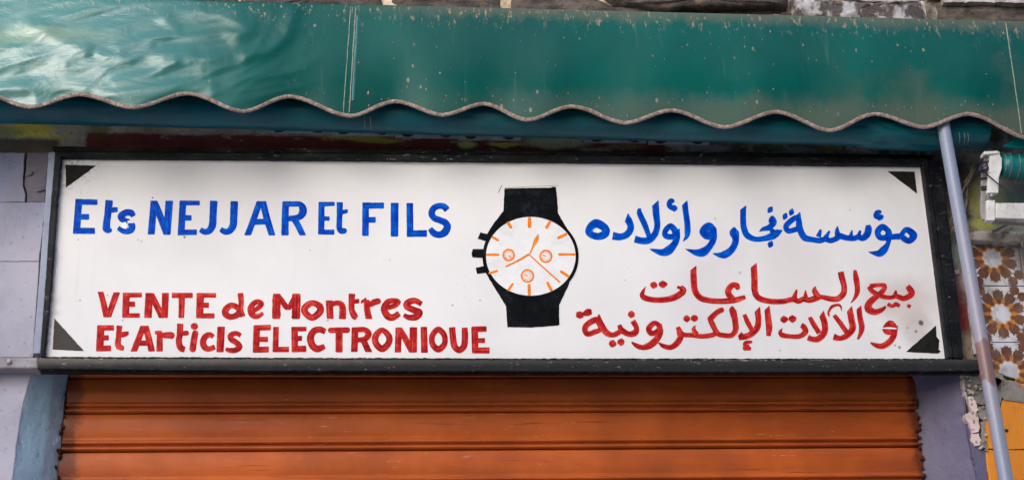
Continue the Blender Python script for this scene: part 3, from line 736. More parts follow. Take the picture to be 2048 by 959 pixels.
# red: VENTE de Montres
C_([(108,65,58),(140,190,60),(170,326,66)], [(276,71,66),(232,190,64),(184,326,62)])
C_([(372,74,70),(364,328,70)], [(338,102,50),(531,98,46)], [(385,192,54),(462,192,52)], [(330,308,46),(510,307,44)])
C_([(606,77,74),(594,333,78)], [(618,79,72),(745,334,74)], [(772,77,70),(764,333,64)])
C_([(837,103,52),(1053,103,52)], [(942,105,62),(934,334,58)])
C_([(1130,77,74),(1122,336,72)], [(1092,102,46),(1290,102,46)], [(1150,203,52),(1217,203,52)], [(1088,311,48),(1274,310,50)])
C_(([(1455,204,56),(1396,240,66),(1386,292,66),(1440,322,58),(1510,300,62),(1528,244,60)], 'c'), [(1540,79,60),(1548,180,52),(1542,250,54),(1562,320,62)])
C_([(1668,262,44),(1720,232,50),(1756,190,52),(1720,166,50),(1672,188,54),(1645,240,64),(1664,300,66),(1715,316,52),(1775,284,34)])
strokes('painted_letter', RED, 0, 0, 1, latin=True, L=[[(553.6,586.6,16),(552.4,637,17)], [(555,587.5,12),(576,619,13)], [(594,587,13),(576,619,12)], [(592.6,586.5,17),(591.6,637,16.5)]])
D_(([(220,172,56),(152,210,64),(146,262,64),(215,314,60),(288,262,66),(290,205,64)], 'c'))
D_([(382,146,66),(392,326,66)], [(392,196,46),(450,172,50),(500,188,60),(514,240,66),(510,328,66)])
D_([(605,81,64),(600,170,56),(602,240,58),(628,298,64),(652,318,44)], [(612,158,44),(676,153,44)])
D_([(690,165,30),(745,136,42)], [(748,140,54),(750,220,60),(770,328,66)], ([(760,198,50),(820,165,58),(886,148,58)], 'r'))
D_([(950,220,44),(1020,196,50),(1055,160,48),(1008,148,48),(950,165,56),(918,228,64),(948,294,68),(1000,314,62),(1066,272,54)])
D_([(1284,184,48),(1220,150,56),(1152,166,62),(1138,205,60),(1200,238,60),(1262,264,64),(1228,306,66),(1160,312,52),(1108,288,40)])
# red: Et Articls ELECTRONIOUE
C_([(112,409,74),(98,673,74)], [(78,434,54),(246,435,54)], [(130,536,52),(192,535,50)], [(62,645,58),(215,642,58)])
C_([(302,411,58),(292,520,54),(286,600,60),(305,645,62)], ([(290,640,56),(352,636,56)], 'r'), [(296,510,50),(350,500,56),(396,488,34)])
C_([(548,412,62),(500,540,64),(448,676,66)], [(566,412,66),(600,540,66),(632,676,66)], [(490,590,54),(600,590,52)])
C_([(714,472,58),(712,676,64)], [(664,484,34),(730,482,40)], ([(735,512,56),(800,510,64),(866,515,74)], 'r'))
C_([(925,391,64),(918,500,60),(910,580,62),(930,640,66),(972,655,56)], ([(925,494,44),(1014,484,52)], 'r'))
C_(([(1084,460,62),(1062,570,64),(1048,684,66)], 'r'), ([(1030,420,66),(1106,419,68)], 'r'))
C_([(1262,530,44),(1228,504,52),(1180,526,62),(1156,580,62),(1176,634,64),(1220,650,54),(1280,628,50)])
C_([(1343,421,76),(1331,684,74)])
C_([(1544,514,44),(1496,490,48),(1440,512,56),(1448,552,58),(1502,588,58),(1530,630,62),(1490,662,56),(1430,664,50),(1388,650,36)])
C_([(1708,412,66),(1698,687,64)], [(1675,435,54),(1852,431,56)], [(1715,552,52),(1822,552,50)], ([(1670,657,58),(1830,655,58)], ''))
C_([(1905,424,56),(1898,682,58)], [(1870,655,54),(2037,655,54)])
D_([(44,404,62),(47,651,62)], [(13,427,44),(160,425,46)], [(50,518,50),(117,515,50)], [(20,618,60),(158,618,60)])
D_([(345,452,54),(292,430,58),(232,446,62),(200,510,68),(216,582,68),(268,618,66),(338,592,48)])
D_(([(368,438,52),(586,435,56)], 'r'), [(478,440,68),(478,652,68)])
D_([(634,408,64),(627,649,64)], [(640,432,48),(730,434,54),(766,475,62),(730,522,54),(650,532,46)], [(712,525,62),(768,649,68)])
D_(([(898,436,50),(838,490,62),(836,560,62),(898,618,64),(962,560,60),(962,492,60)], 'c'))
D_([(1060,409,62),(1052,653,60)], [(1062,412,60),(1130,530,70),(1196,654,66)], [(1203,407,72),(1200,653,74)])
D_([(1305,404,62),(1311,656,64)])
D_(([(1446,430,56),(1388,490,54),(1390,570,56),(1446,622,62),(1506,570,54),(1504,486,54)], 'c'))
D_([(1581,407,62),(1590,520,60),(1606,594,62),(1650,630,58),(1696,590,60),(1706,500,62),(1703,411,56)])
D_([(1800,408,64),(1806,660,64)], [(1770,428,54),(1917,424,54)], [(1815,537,46),(1902,537,48)], [(1780,633,56),(1946,633,58)])
# blue Arabic
E_(([(252,388,96),(182,432,84),(166,498,78),(262,541,80),(352,508,88),(350,444,88)], 'c'))
E_([(600,316,88),(640,380,78),(650,450,76),(610,514,76),(530,545,76),(440,532,92)])
E_([(758,212,30),(756,270,62),(815,400,66),(866,540,52)], [(938,150,80),(950,280,76),(962,420,68),(930,520,72),(862,584,78),(780,590,76),(698,570,78)])
E_(([(1125,422,66),(1060,470,62),(1060,530,66),(1130,545,66),(1182,510,76)], 'c'), [(1190,470,70),(1192,560,70),(1155,640,78),(1090,705,96),(1020,728,76),(940,708,46),(876,688,8)])
E_(([(1165,135,40),(1122,128,62),(1104,175,62),(1140,206,60),(1188,192,54)], 'r'), ([(1196,196,40),(1140,240,52)], 'r'))
E_([(1283,146,68),(1300,280,66),(1315,400,68),(1316,490,66),(1304,545,46),(1264,598,6)])
E_(([(1565,425,92),(1504,485,92),(1560,535,86),(1620,478,76)], 'c'), [(1620,470,74),(1620,570,72),(1572,660,72),(1500,722,96),(1430,730,76),(1360,712,42),(1290,686,6)])
E_([(1864,430,14),(1862,490,104),(1880,560,80),(1866,640,72),(1815,712,78),(1750,752,84),(1690,757,56),(1612,740,8)])
F_([(-20,196,66),(-22,320,64),(-12,430,66),(28,515,68),(120,556,56),(220,548,60),(310,520,80),(370,482,74),(424,458,10)], [(314,292,30),(312,340,88),(325,375,64),(270,425,60),(205,443,42),(160,472,4)], [(280,430,30),(330,485,70)])
F_([(262,204,20),(286,222,84),(312,240,20)], [(262,602,20),(290,615,84),(318,630,20)], [(300,290,60),(312,330,70)][:0] or [(265,600,30),(300,640,40)])
F_([(428,286,20),(455,297,84),(482,308,24)], [(500,240,24),(528,250,84),(556,262,20)])
F_(([(596,312,56),(520,350,60),(466,412,60),(492,462,60),(560,450,56),(606,425,60)], 'c'), [(604,266,50),(616,360,60),(632,460,70),(680,540,70),(760,560,58),(850,572,60),(910,556,56),(970,572,58),(1030,554,60),(1080,522,66),(1150,540,60),(1230,548,60),(1290,532,60),(1340,544,66),(1390,500,76),(1404,440,74),(1396,396,50)], [(862,446,24),(835,530,60)], [(962,462,18),(918,540,56)], [(1053,408,8),(1048,470,54),(1060,530,60)], [(1219,452,10),(1205,520,50)], [(1312,458,26),(1290,525,50)])
F_(([(1560,418,66),(1510,470,66),(1530,532,62),(1600,538,62),(1636,490,68),(1612,445,62)], 'c'), [(1600,535,56),(1680,530,62),(1760,525,70)], ([(1846,450,62),(1918,512,80),(1866,576,64),(1790,530,66),(1798,478,50)], 'c'), [(1640,540,62),(1625,610,50),(1580,676,80),(1530,716,76),(1470,715,44),(1402,700,4)])
F_(([(1556,246,38),(1505,252,50),(1492,295,60),(1540,300,50),(1580,300,36)], 'r'), ([(1572,305,44),(1506,334,40)], 'r'))
# red Arabic
G_([(816,264,4),(786,320,36),(782,362,52),(850,392,56),(970,400,56),(1090,380,60),(1170,335,62),(1196,300,56),(1164,268,46)], [(1160,262,50),(1150,290,50)])
G_([(860,242,24),(898,250,68),(934,256,20)], [(946,240,24),(988,242,72),(1034,240,20)])
G_([(1296,76,58),(1300,200,62),(1314,310,62),(1370,380,60),(1480,408,54),(1600,412,54),(1720,400,56),(1822,370,40)], ([(1744,296,40),(1736,256,54),(1690,252,56),(1650,300,62),(1658,350,60),(1700,385,50)], ''))
G_([(112,548,44),(155,552,72),(190,560,30)], [(185,545,36),(232,525,70),(270,520,50)])
G_(([(322,604,60),(240,634,58),(200,690,56),(226,742,54),(300,722,54),(358,690,50)], 'c'), [(326,568,56),(370,660,64),(420,730,60),(480,752,50),(530,735,50),(560,712,40)], [(548,650,40),(570,700,56),(640,742,54),(705,730,62),(722,680,50),(684,610,56)])
G_([(445,830,30),(482,840,74),(520,845,20)], [(528,825,24),(565,825,72),(598,830,36)])
G_([(636,540,30),(670,545,72),(704,550,30)])
G_(([(900,634,50),(846,690,58),(876,738,52),(940,710,54),(950,660,52)], 'c'), [(950,660,60),(962,730,56),(915,808,66),(850,860,66),(780,878,50),(720,858,44),(672,824,16)])
G_([(1138,670,40),(1160,730,62),(1165,780,60),(1125,842,60),(1062,878,52),(990,862,44),(946,830,14)], [(1165,730,50),(1210,752,46),(1290,755,46),(1380,766,46),(1480,755,48),(1522,735,45)], [(1318,656,6),(1298,695,40),(1330,748,50)], ([(1606,492,50),(1540,520,50),(1470,585,54),(1440,604,40)], 'r'), [(1458,580,50),(1490,650,54),(1540,735,50),(1600,755,48),(1680,755,48),(1722,700,56),(1716,600,60),(1692,500,66),(1705,474,30)])
G_([(1196,588,30),(1230,588,68),(1264,588,24)], [(1270,585,30),(1308,584,66),(1342,586,30)])
H_([(44,545,38),(75,620,50),(122,706,44)], [(174,492,60),(186,600,58),(172,680,62),(110,745,60),(50,770,58),(-14,774,60)], [(22,730,24),(-12,775,30)])
H_([(124,822,26),(60,830,38),(48,858,32),(96,862,24)], [(60,872,30),(46,888,40),(112,890,32)])
H_([(272,478,54),(286,600,62),(294,690,62),(286,764,42)])
H_([(430,684,4),(408,720,36),(424,752,52),(500,766,44),(600,766,48),(660,722,56),(644,672,54),(616,656,50)])
H_([(408,594,30),(446,596,70),(486,590,20)], [(490,588,24),(530,590,74),(570,588,24)])
H_([(703,572,40),(740,640,50),(800,735,50)], [(822,536,60),(855,640,62),(850,730,62),(790,792,60),(730,796,54),(684,778,56)])
H_([(897,564,20),(895,520,22),(930,466,30),(990,450,26),(1018,468,20),(1026,516,3)])
H_([(950,552,40),(1010,630,48),(1080,730,48)], [(1104,488,60),(1126,600,64),(1136,690,64),(1080,758,58),(1010,786,50),(944,770,64)])
H_([(1200,474,52),(1212,580,54),(1230,670,56),(1216,740,42),(1188,796,20)])
H_(([(1520,636,60),(1468,690,60),(1500,724,56),(1562,694,56)], 'c'), [(1566,670,54),(1552,760,58),(1500,830,60),(1430,866,56),(1370,856,44),(1318,830,18)])
strokes('bare_scratch', CHIP, 1480, 520, 5.049, [[(1395,688,4),(1500,684,16),(1582,690,12)]], base=.0018)
H_([(1160,98,30),(1172,180,56),(1184,260,54),(1182,330,48),(1152,390,28),(1116,430,5)])
H_([(138,48,62),(145,180,62),(150,310,62),(190,380,58),(300,412,54),(430,415,52),(530,395,50),(590,412,50),(640,392,50),(700,402,55),(770,380,60),(820,370,45),(900,386,52),(980,390,56),(1040,342,60),(1052,270,54),(1030,180,60),(1016,116,60)], [(572,294,16),(548,380,56)], [(660,304,10),(662,370,50)], [(762,262,10),(754,310,54),(790,365,56)])
H_([(1310,262,46),(1390,250,40),(1458,255,44),(1446,305,50),(1370,372,56),(1308,430,66),(1296,488,74),(1360,522,60),(1430,500,46),(1472,464,20)], [(1300,262,44),(1335,310,48),(1400,348,45),(1450,368,45),(1520,375,42),(1570,362,42),(1600,368,50),(1660,384,52),(1732,340,60),(1718,296,64),(1690,260,50)], [(1574,304,20),(1568,350,46)])
H_([(1490,440,40),(1530,460,36),(1555,455,36),(1575,440,40),(1612,464,36)])
H_([(1690,450,30),(1722,472,40)])

# black corner triangles
def tri(pts, seed): prism('corner_triangle', rag(pts, 6, .45, seed), BY-.0008, BY, TRI, sign)
tri([(131,329),(192,331),(132,375)], 1); tri([(1775,342),(1829,343),(1834,387)], 2); tri([(109,636),(168,701),(105,698)], 3)
tri([(1812,703),(1872,650),(1873,672),(1879,680),(1877,698),(1882,702),(1876,706)], 4)

# painted watch
watch = bpy.data.objects.new('painted_watch', None); C.objects.link(watch); watch.parent = sign
wc = P(1061, 512, BY); watch.location = Vector(wc)-sign.location
watch['label'] = 'black strapped wristwatch picture with white dial and orange hands'
def subobj(o): return o
def wpoly(name, pts, mat, lay, seed=0, amt=.5):
    pp = [(930+x/3.092, 360+y/3.092) for x, y in pts]
    pp = rag(pp, 5, amt, seed)
    n = len(pp); V = [P(x, y, BY-lay) for x, y in pp]; Vb = [P(x, y, BY) for x, y in pp]
    f = [tuple(range(n))]+[(i, i+n, (i+1) % n+n, (i+1) % n) for i in range(n)]
    o = fixn(obj(name, V+Vb, f, mat, None, uvs=[((p.x)*1.0, p.z*.05) for p in V+Vb]))
    bm = bmesh.new(); bm.from_mesh(o.data); bm.faces.ensure_lookup_table()
    if bm.faces[0].normal.y > 0: bmesh.ops.reverse_faces(bm, faces=bm.faces)
    bm.to_mesh(o.data); bm.free()
    o.parent = watch; o.matrix_parent_inverse = Matrix.Translation(Vector(wc)).inverted(); return o
def wst(name, L, mat=ORANGE, base=.0018):
    o = strokes(name, mat, 930, 360, 3.092, L, None, base=base)
    o.parent = watch; o.matrix_parent_inverse = Matrix.Translation(Vector(wc)).inverted(); return o
def ell(cx, cy, rx, ry, n=64, sq=0):
    return [(cx+rx*math.cos(2*math.pi*i/n), cy+ry*math.sin(2*math.pi*i/n)) for i in range(n)]
wpoly('strap', [(245,52),(400,48),(530,46),(545,40),(562,44),(570,110),(576,206),(620,280),(662,345),(640,420),(407,440),(180,420),(128,345),(175,270),(238,190),(240,120)], BLACK, .0008, 1)
wpoly('strap', [(118,555),(400,540),(665,560),(640,650),(582,772),(584,892),(572,898),(400,910),(262,908),(254,780),(180,660)], BLACK, .0008, 2)
wpoly('case', [(405+ (298 if math.cos(t)>0 else 297)*math.copysign(abs(math.cos(t))**.96, math.cos(t)), 472+258*math.copysign(abs(math.sin(t))**.98, math.sin(t))) for t in [2*math.pi*i/72 for i in range(72)]], BLACK, .0011, 3, .4)
wpoly('dial', ell(407, 470, 277, 243, 72), DIALW, .0014, 4, .3)
wpoly('push_button', [(95,321),(148,338),(136,378),(78,362)], BLACK, .0009, 5)
wpoly('push_button', [(48,425),(112,425),(112,481),(46,477),(40,452)], BLACK, .0009, 6)
wpoly('push_button', [(66,540),(124,530),(138,572),(74,579)], BLACK, .0009, 7)
for a, b, w_ in [((399,228),(399,296),22),((262,256),(288,298),18),((528,252),(500,300),18),((165,348),(210,374),14),((632,330),(570,360),16),((130,460),(213,460),14),((575,458),(683,458),14),((146,576),(206,558),14),((588,560),(647,598),16),((298,636),(264,684),14),((396,640),(398,714),18),((506,626),(538,686),18)]:
    wst('hour_mark', [([(a[0], a[1], w_), (b[0], b[1], w_)], 'r')])
wst('hour_hand', [[(454,333,3),(440,370,24),(420,410,12),(400,456,6)]], base=.0022)
wst('minute_hand', [[(252,533,9),(320,500,10),(396,457,12)]], base=.0022)
wst('second_hand', [([(395,457,7),(480,535,8),(588,631,10)], 'r')], base=.0022)
for cx, cy, r in ((270,462,34),(500,470,36),(386,591,37)):
    o = wst('subdial', [([(cx+r*math.cos(t), cy+r*math.sin(t), 10) for t in [2*math.pi*i/10 for i in range(10)]], 'c')]+[[(cx+r*.55*math.cos(t), cy+r*.55*math.sin(t), 3.5), (cx+r*.82*math.cos(t), cy+r*.82*math.sin(t), 3.5)] for t in [2*math.pi*i/12 for i in range(12)]]+[[(cx, cy, 6), (cx-r*.45*(-1 if cx < 300 else 1), cy-r*.25*(-2 if cx < 300 else 1), 4)]])
wst('pencil_line', [[(228,30,4),(206,78,5)], [(240,48,2),(400,40,2),(580,34,2)]], CABLE, .0003)

# ------------------------------------------------------------------ awning
awn = thing('shop_awning', P(1000, 120, -.2), 'dark green vinyl awning with scalloped valance, rolled up above the white sign', 'awning')
ext = [(-250,216),(-150,184),(-45,214),(-0,198)][:0]+[(-260,215),(-155,188),(-48,180)][:0]
wavep = [(-360,212),(-250,190),(-150,214),(-48,184),(60,217),(160,192),(266,218),(376,190),(487,226),(578,196),(701,235),(791,206),(885,233),(968,211),(1054,243),(1144,216),(1251,249),(1343,224),(1450,257.5),(1552,227),(1661,264),(1750,231),(1848,257.5),(1936,231),(2060,280),(2150,248),(2240,284)]
def wav(px):
    for (a, ya), (b, yb) in zip(wavep, wavep[1:]):
        if a <= px <= b:
            t = (px-a)/(b-a); s = (1-math.cos(math.pi*t))/2
            s = s*.8+t*.2
            return ya+(yb-ya)*s
    return wavep[-1][1]
def vtop(px): return -9+px*.0255 if px < 1500 else 29.2+(px-1500)*.026
def sm(a, b, x):
    t = max(0, min(1, (x-a)/(b-a))); return t*t*(3-2*t)
FOLDS = [([(470,20),(490,60),(465,100),(400,125),(330,118)], .012, 24), ([(585,25),(572,70),(540,100),(495,112)], .009, 16),
         ([(330,40),(350,60),(300,80),(240,96)], .006, 14), ([(0,180),(130,172),(230,190),(420,176)], .008, 16), ([(230,165),(300,150),(350,125)], .006, 10),
         ([(60,50),(120,80),(170,100)], .008, 16), ([(200,110),(260,118),(300,95)], .005, 9)]
def wrk(px, py, x, z):
    """cloth relief (metres towards the street): slack folds on the left, near flat on the right"""
    L = 1-sm(420, 700, px); v = Vector
    # domain warped diagonal creases
    a = mnoise.noise(v((x*2.2, z*2.2, 1.3))); b = mnoise.noise(v((x*2.6, z*2.6, 7.7)))
    u = (x*.80+z*.60)+a*.10; t = (-x*.42+z*.95)+b*.08
    r1 = 1-abs(mnoise.noise(v((u*5.5, t*13, 2.1))))*2
    r2 = 1-abs(mnoise.noise(v((u*9, t*22, 5.1))))*2
    n3 = mnoise.noise(v((x*3.0, z*5.0, 9.1)))
    d = L*(.007*r1+.0022*r2+.016*n3)
    for path, amp, wd in FOLDS:
        best = 1e9
        for (ax, ay), (bx, by) in zip(path, path[1:]):
            vx, vy = bx-ax, by-ay; tt = max(0, min(1, ((px-ax)*vx+(py-ay)*vy)/(vx*vx+vy*vy)))
            dd = math.hypot(px-ax-vx*tt, py-ay-vy*tt)
            best = min(best, dd)
        if best < wd*3: d += amp*math.exp(-(best/wd)**2)
    d += (.0012+.0028*L)*mnoise.noise(v((x*2.0, z*2.5, 3.3)))+.0012*mnoise.noise(v((x*9, z*5, 13.3)))
    return d
NX, NZ = 640, 72
V = []; Fc = []
pa, pb = -340, 2230
def vpt(px, t, off=0.0):
    top = vtop(px); bot = wav(px); py = top+(bot-top)*t
    dy = -.02*math.sin(t*math.pi*.5)-.012*t*(1-t)*4
    p = P(px, py, VY)
    d = wrk(px, py, p.x, p.z)*(1 if t > .03 else t/.03)
    e = .006*math.sin(px*.03)*t          # lower edge sways
    # left third bellies out so its upper face looks skyward
    L = 1-sm(350, 720, px)
    belly = L*(.06*t)
    ytot = VY+dy-d-e-belly-off
    q = P(px, py, ytot); return q
for i in range(NX+1):
    px = pa+(pb-pa)*i/NX
    for j in range(NZ+1): V.append(vpt(px, j/NZ))
for i in range(NX):
    for j in range(NZ):
        a = i*(NZ+1)+j; Fc.append((a, a+1, a+NZ+2, a+NZ+1))
val = fixn(obj('valance', V, Fc, VAL, awn, smooth=True))
m_ = val.modifiers.new('thickness', 'SOLIDIFY'); m_.thickness = .0012; m_.offset = 0
# hem trim that follows the scallops: flat tape on the cloth's edge
V = []; Fc = []; N = 1100
for i in range(N+1):
    px = pa+(pb-pa)*i/N; e = .5
    dx = 2*e; dyv = wav(min(px+e, pb))-wav(px-e); l = math.hypot(dx, dyv); nx_, ny_ = -dyv/l, dx/l
    c0_ = Vector((px, wav(px)))
    wd = 7.2+1.1*mnoise.noise(Vector((px*.03, 1, 1)))+.7*mnoise.noise(Vector((px*.25, 3, 1)))
    base_y = vpt(px, 1).y
    for (s, off) in ((0.7, .0), (.6, -.0022), (-wd*.5, -.0026), (-wd+.2, -.0022), (-wd-.1, .0005)):
        jit = .35*mnoise.noise(Vector((px*.5, s, 7)))
        tt = vpt(px, max(0, 1-(-s)/200) if s < 0 else 1).y
        V.append(P(c0_.x+nx_*(s+jit), c0_.y+ny_*(s+jit), min(base_y, tt)+off-.0015))
for i in range(N):
    for j in range(4):
        a = i*5+j; Fc.append((a, a+1, a+6, a+5))
fixn(obj('valance_trim', V, Fc, TRIM, awn, smooth=True))
# stitched and welded seams
def seam(a, b, wpx, mat, name='seam', lift=.0022, t0=.02, t1=.96):
    V = []; Fc = []; n = 40
    for i in range(n+1):
        t = t0+(t1-t0)*i/n; px = a+(b-a)*t+.5*mnoise.noise(Vector((t*9, a, 0)))
        for s, l_ in ((-wpx/2, 0), (-wpx/2*.6, lift), (wpx/2*.6, lift), (wpx/2, 0)):
            q = vpt(px+s, t, .0008+l_); V.append(q)
    for i in range(n):
        for j in range(3):
            a_ = i*4+j; Fc.append((a_, a_+1, a_+5, a_+4))
    fixn(obj(name, V, Fc, mat, awn, smooth=True))
seam(702, 686, 1.8, THREAD, lift=.0012); seam(712, 698, 2.2, THREAD, lift=.0016); seam(717, 704, 6, WELT, 'weld_strip', .001, .1, .85)
seam(2011, 2045, 2.4, THREAD, lift=.0014); seam(1452, 1452, 1, THREAD, lift=.0008, t0=.3, t1=.9) if False else None
# grit stuck to the cloth
gr = random.Random(3); V = []; Fc = []
for k in range(260):
    px = gr.uniform(560, 2040); t = gr.choice([gr.uniform(.03, .3), gr.uniform(.03, .95), gr.uniform(.8, .97)])
    q = vpt(px, t, .0012); r = gr.uniform(.0008, .0022)*(1.6 if gr.random() < .1 else 1); h = r*gr.uniform(1, 2.6); a0_ = len(V)
    V += [(q.x-r, q.y, q.z), (q.x, q.y, q.z-h), (q.x+r, q.y, q.z), (q.x+r*.3, q.y, q.z+h), (q.x, q.y-.0015, q.z)]
    Fc += [(a0_, a0_+1, a0_+4), (a0_+1, a0_+2, a0_+4), (a0_+2, a0_+3, a0_+4), (a0_+3, a0_, a0_+4)]
gk = obj('grit', V, Fc, TRIM, awn); gk['kind'] = 'stuff'
# top cover going back to the wall, front bar inside, and the roll
V = []; Fc = []
for i in range(81):
    px = pa+(pb-pa)*i/80; q = vpt(px, 0); V += [(q.x, q.y, q.z), (q.x, -.02, q.z+.05)]
for i in range(80): Fc.append((2*i, 2*i+1, 2*i+3, 2*i+2))
o = fixn(obj('hidden_top_cover', V, Fc, VAL, awn, smooth=True)); mm = o.modifiers.new('thickness', 'SOLIDIFY'); mm.thickness = .0015  # unseen from below, added for the shade it casts
RCY, RR = -.136, .050
def rollbot(px): return 245.5+px*.0263
def rollc(px):
    q = P(px, rollbot(px), RCY); return Vector((q.x, RCY, q.z+RR*1.065))
n = 420; pts = []; 
for i in range(n+1):
    px = -340+(1974+340)*i/n; pts.append(rollc(px))
def rrf(t, i):
    x = pts[i].x; px = -340+(1974+340)*t
    cr = sm(1690, 1760, px)*(1-sm(1860, 1900, px))
    def f(th):
        s = math.sin(th); v = Vector((x*1.5, th*1.2, 2.0))
        r = RR+.003*mnoise.noise(v)+.0012*mnoise.noise(Vector((x*5, th*4, 4)))
        if cr > 0: r += cr*.011*(1-abs(mnoise.noise(Vector(((x*.8+th*.06)*10, th*3.4-x*6, 1))))*2)
        return r
    return f
tube('fabric_roll', pts, RR, ROL, awn, seg=56, rr=rrf)
for px in (728, 740, 1908, 1918, 1925):
    c_ = rollc(px); V = []; Fc = []
    for i in range(40):
        th = -math.pi*.15-math.pi*.9*i/39
        for s in (-.0006, .0006): V.append((c_.x+s+.008*(i/39), c_.y+math.cos(th+.6)*(RR+.0035)*-1, c_.z+math.sin(th)*(RR+.0035)))
    for i in range(39): Fc.append((2*i, 2*i+1, 2*i+3, 2*i+2))
    fixn(obj('roll_stitching', V, Fc, THREAD, awn))
tube('front_bar', [vpt(px, .02)+Vector((0, .02, -.0)) for px in range(-340, 2240, 100)], .016, METAL, awn, 12)

# ------------------------------------------------------------------ leaning pole
a = P(1876, 190, -.178); b = P(2012, 959, -.34); d = (b-a)
pl = thing('support_pole', a+d*1.3, 'lilac painted metal pole leaning down from the valance at right, scraped to brown halfway', 'pole')
tz = a.z/(a.z-b.z)
pl.location = a+d*tz
tube('pole_tube', [a+d*t/60*tz for t in range(61)], .0195, POLE, pl, 28)

# ------------------------------------------------------------------ neighbour's wall at right
nb = thing('neighbour_wall', (P(1950,959,0).x, 0, 0), 'stained grey rendered wall right of the sign with brown flower tiles and orange sheets', 'wall', kind='structure')
xa, xb = xR+.001, P(2420, 500, 0).x
sheet('render_face', xa, xb, P(1990, 1110, 0).z, zT+.2, .0, NB, nb, 170, 330, lump(.010, 11, 6))
box('wall_core', (xa, .022, P(1990, 1110, 0).z), (xb, .4, zT+2.2), MORTAR, nb, 0)
sheet('render_face', P(1860, 400, 0).x, xa+.002, P(1990, 742, 0).z, zT-.02, -.008, NB, nb, 50, 160, lump(.010, 11, 6))
zn = P(1990, 1108, 0).z
box('wall_base', (ex_+.002, -.003, 0), (xb, .4, zn), NB, nb, 0)
box('orange_sheet', (P(1998, 1104, -.03).x, -.029, .9), (P(2380, 1104, -.03).x, -.006, P(1998, 1103, -.03).z), ORP, nb, .0015)
# tiles: outline in the plane of the wall, printed flower on the glaze
TY = -.022; TS = .176
def tile(cx, cz, par, s=TS, y=TY, clip=None, print_=True):
    e = .0015; h = s/2-e
    o = box('wall_tile', (cx-h, y, cz-h), (cx+h, y+.012, cz+h), TILEW, par, .0015) if not clip else clip
    if not print_: return o
    V = []; Fc = []; MI = []
    def add(poly, dy, mi):
        a0 = len(V)
        for x, z in poly: V.append((x, y-dy, z))
        Fc.append(tuple(range(a0, a0+len(poly)))); MI.append(mi)
    def disc(r0, r1, dy, mi, n=50):
        a0 = len(V)
        for i in range(n):
            t = 2*math.pi*i/n; wob = 1+.10*math.cos(10*t)
            V.append((cx+r0*wob*math.cos(t), y-dy, cz+r0*wob*math.sin(t))); V.append((cx+r1*math.cos(t), y-dy, cz+r1*math.sin(t)))
        for i in range(n): Fc.append((a0+2*i, a0+2*i+1, a0+(2*i+3) % (2*n), a0+(2*i+2) % (2*n))); MI.append(mi)
    def petal(ox, oz, ang, r, sc, dy, mi):
        pts_ = []
        for u, w2 in ((-.95, 0), (-.75, .55), (-.3, .92), (.15, 1.0), (.62, .88), (.95, 1.02), (.80, .5), (1.25, .28), (.98, .12), (1.38, 0)):
            pts_.append((u, w2))
        pp = pts_+[(u, -w2) for u, w2 in reversed(pts_[1:-1])]
        poly = []
        for u, w2 in pp:
            X = r+u*sc; Y = w2*sc
            x = ox+X*math.cos(ang)-Y*math.sin(ang); z = oz+X*math.sin(ang)+Y*math.cos(ang)
            x = max(cx-h, min(cx+h, x)); z = max(cz-h, min(cz+h, z)); poly.append((x, z))
        add(poly, dy, mi)
    u = s/117
    disc(20*u, 35*u, .0003, 1)
    for k in range(10):
        an = 2*math.pi*(k+.5)/10
        petal(cx, cz, an, 38*u, 11.2*u, .0006, 0)
        petal(cx, cz, an, 25.5*u, 4.6*u, .0007, 0)
    for qx in (-1, 1):
        for qz in (-1, 1):
            ox, oz = cx+qx*s/2, cz+qz*s/2
            for an in (22, 68):
                t = math.atan2(-qz*math.sin(R_(an)), -qx*math.cos(R_(an)))
                petal(ox, oz, t, 24*u, 10*u, .0006, 0)
    pr = obj('flower_print', V, Fc, None, None); pr.data.materials.append(TBROWN); pr.data.materials.append(TORANGE)
    pr.data.polygons.foreach_set('material_index', MI)
    bm = bmesh.new(); bm.from_mesh(pr.data)
    # trim anything over the tile's edge
    bmesh.ops.triangulate(bm, faces=bm.faces, quad_method='BEAUTY', ngon_method='EAR_CLIP'); bm.normal_update()
    bmesh.ops.reverse_faces(bm, faces=[f for f in bm.faces if f.normal.y > 0]); bm.to_mesh(pr.data); bm.free()
    pr.parent = o
    return o
q1 = P(1986, 516, TY); q2 = P(2000, 627, TY)
col_x = (q1.x+q2.x)/2; TS = (q1.z-q2.z); 
print('tile size', TS, 'x1,x2', q1.x, q2.x)
for cidx in (0, 1):
    for r in (-1, 0, 1, 2):
        cx, cz = col_x+TS*cidx, q1.z-TS*r
        if r == -1: continue
        if r == 2:
            # broken lower tile: a lopsided remnant
            h = TS/2-.0015
            if cidx == 0:
                ol = [(cx-h, cz+h), (cx-h, cz+h*.35), (cx-h*.55, cz+h*.1), (cx-h*.35, cz-h*.05), (cx-.1*h, cz-h*.18), (cx+.3*h, cz-h*.30), (cx+h*.7, cz-h*.42), (cx+h, cz-h*.5), (cx+h, cz+h)]
                n = len(ol); v = [(x, TY, z) for x, z in ol]+[(x, TY+.012, z) for x, z in ol]
                f = [tuple(range(n)), tuple(range(2*n-1, n-1, -1))]+[(i, i+n, (i+1) % n+n, (i+1) % n) for i in range(n)]
                o = fixn(obj('wall_tile', v, f, TILEW, nb, label='broken lower tile')); tile(cx, cz, nb, TS, clip=o)
            else: tile(cx, cz, nb, TS)
        else: tile(cx, cz, nb, TS)
# render that covers the lower part of the broken tile
lt = [P(1930, 742, TY), P(2040, 775, TY)]
prism('plaster_patch', rag([(1936,738),(1955,742),(1975,745),(1990,752),(2004,757),(2025,760),(2052,772),(2110,790),(2110,812),(2010,800),(1992,780),(1985,768),(1940,766)], 6, 1.8, 3), TY-.012, 0, GREYP, nb, .003)
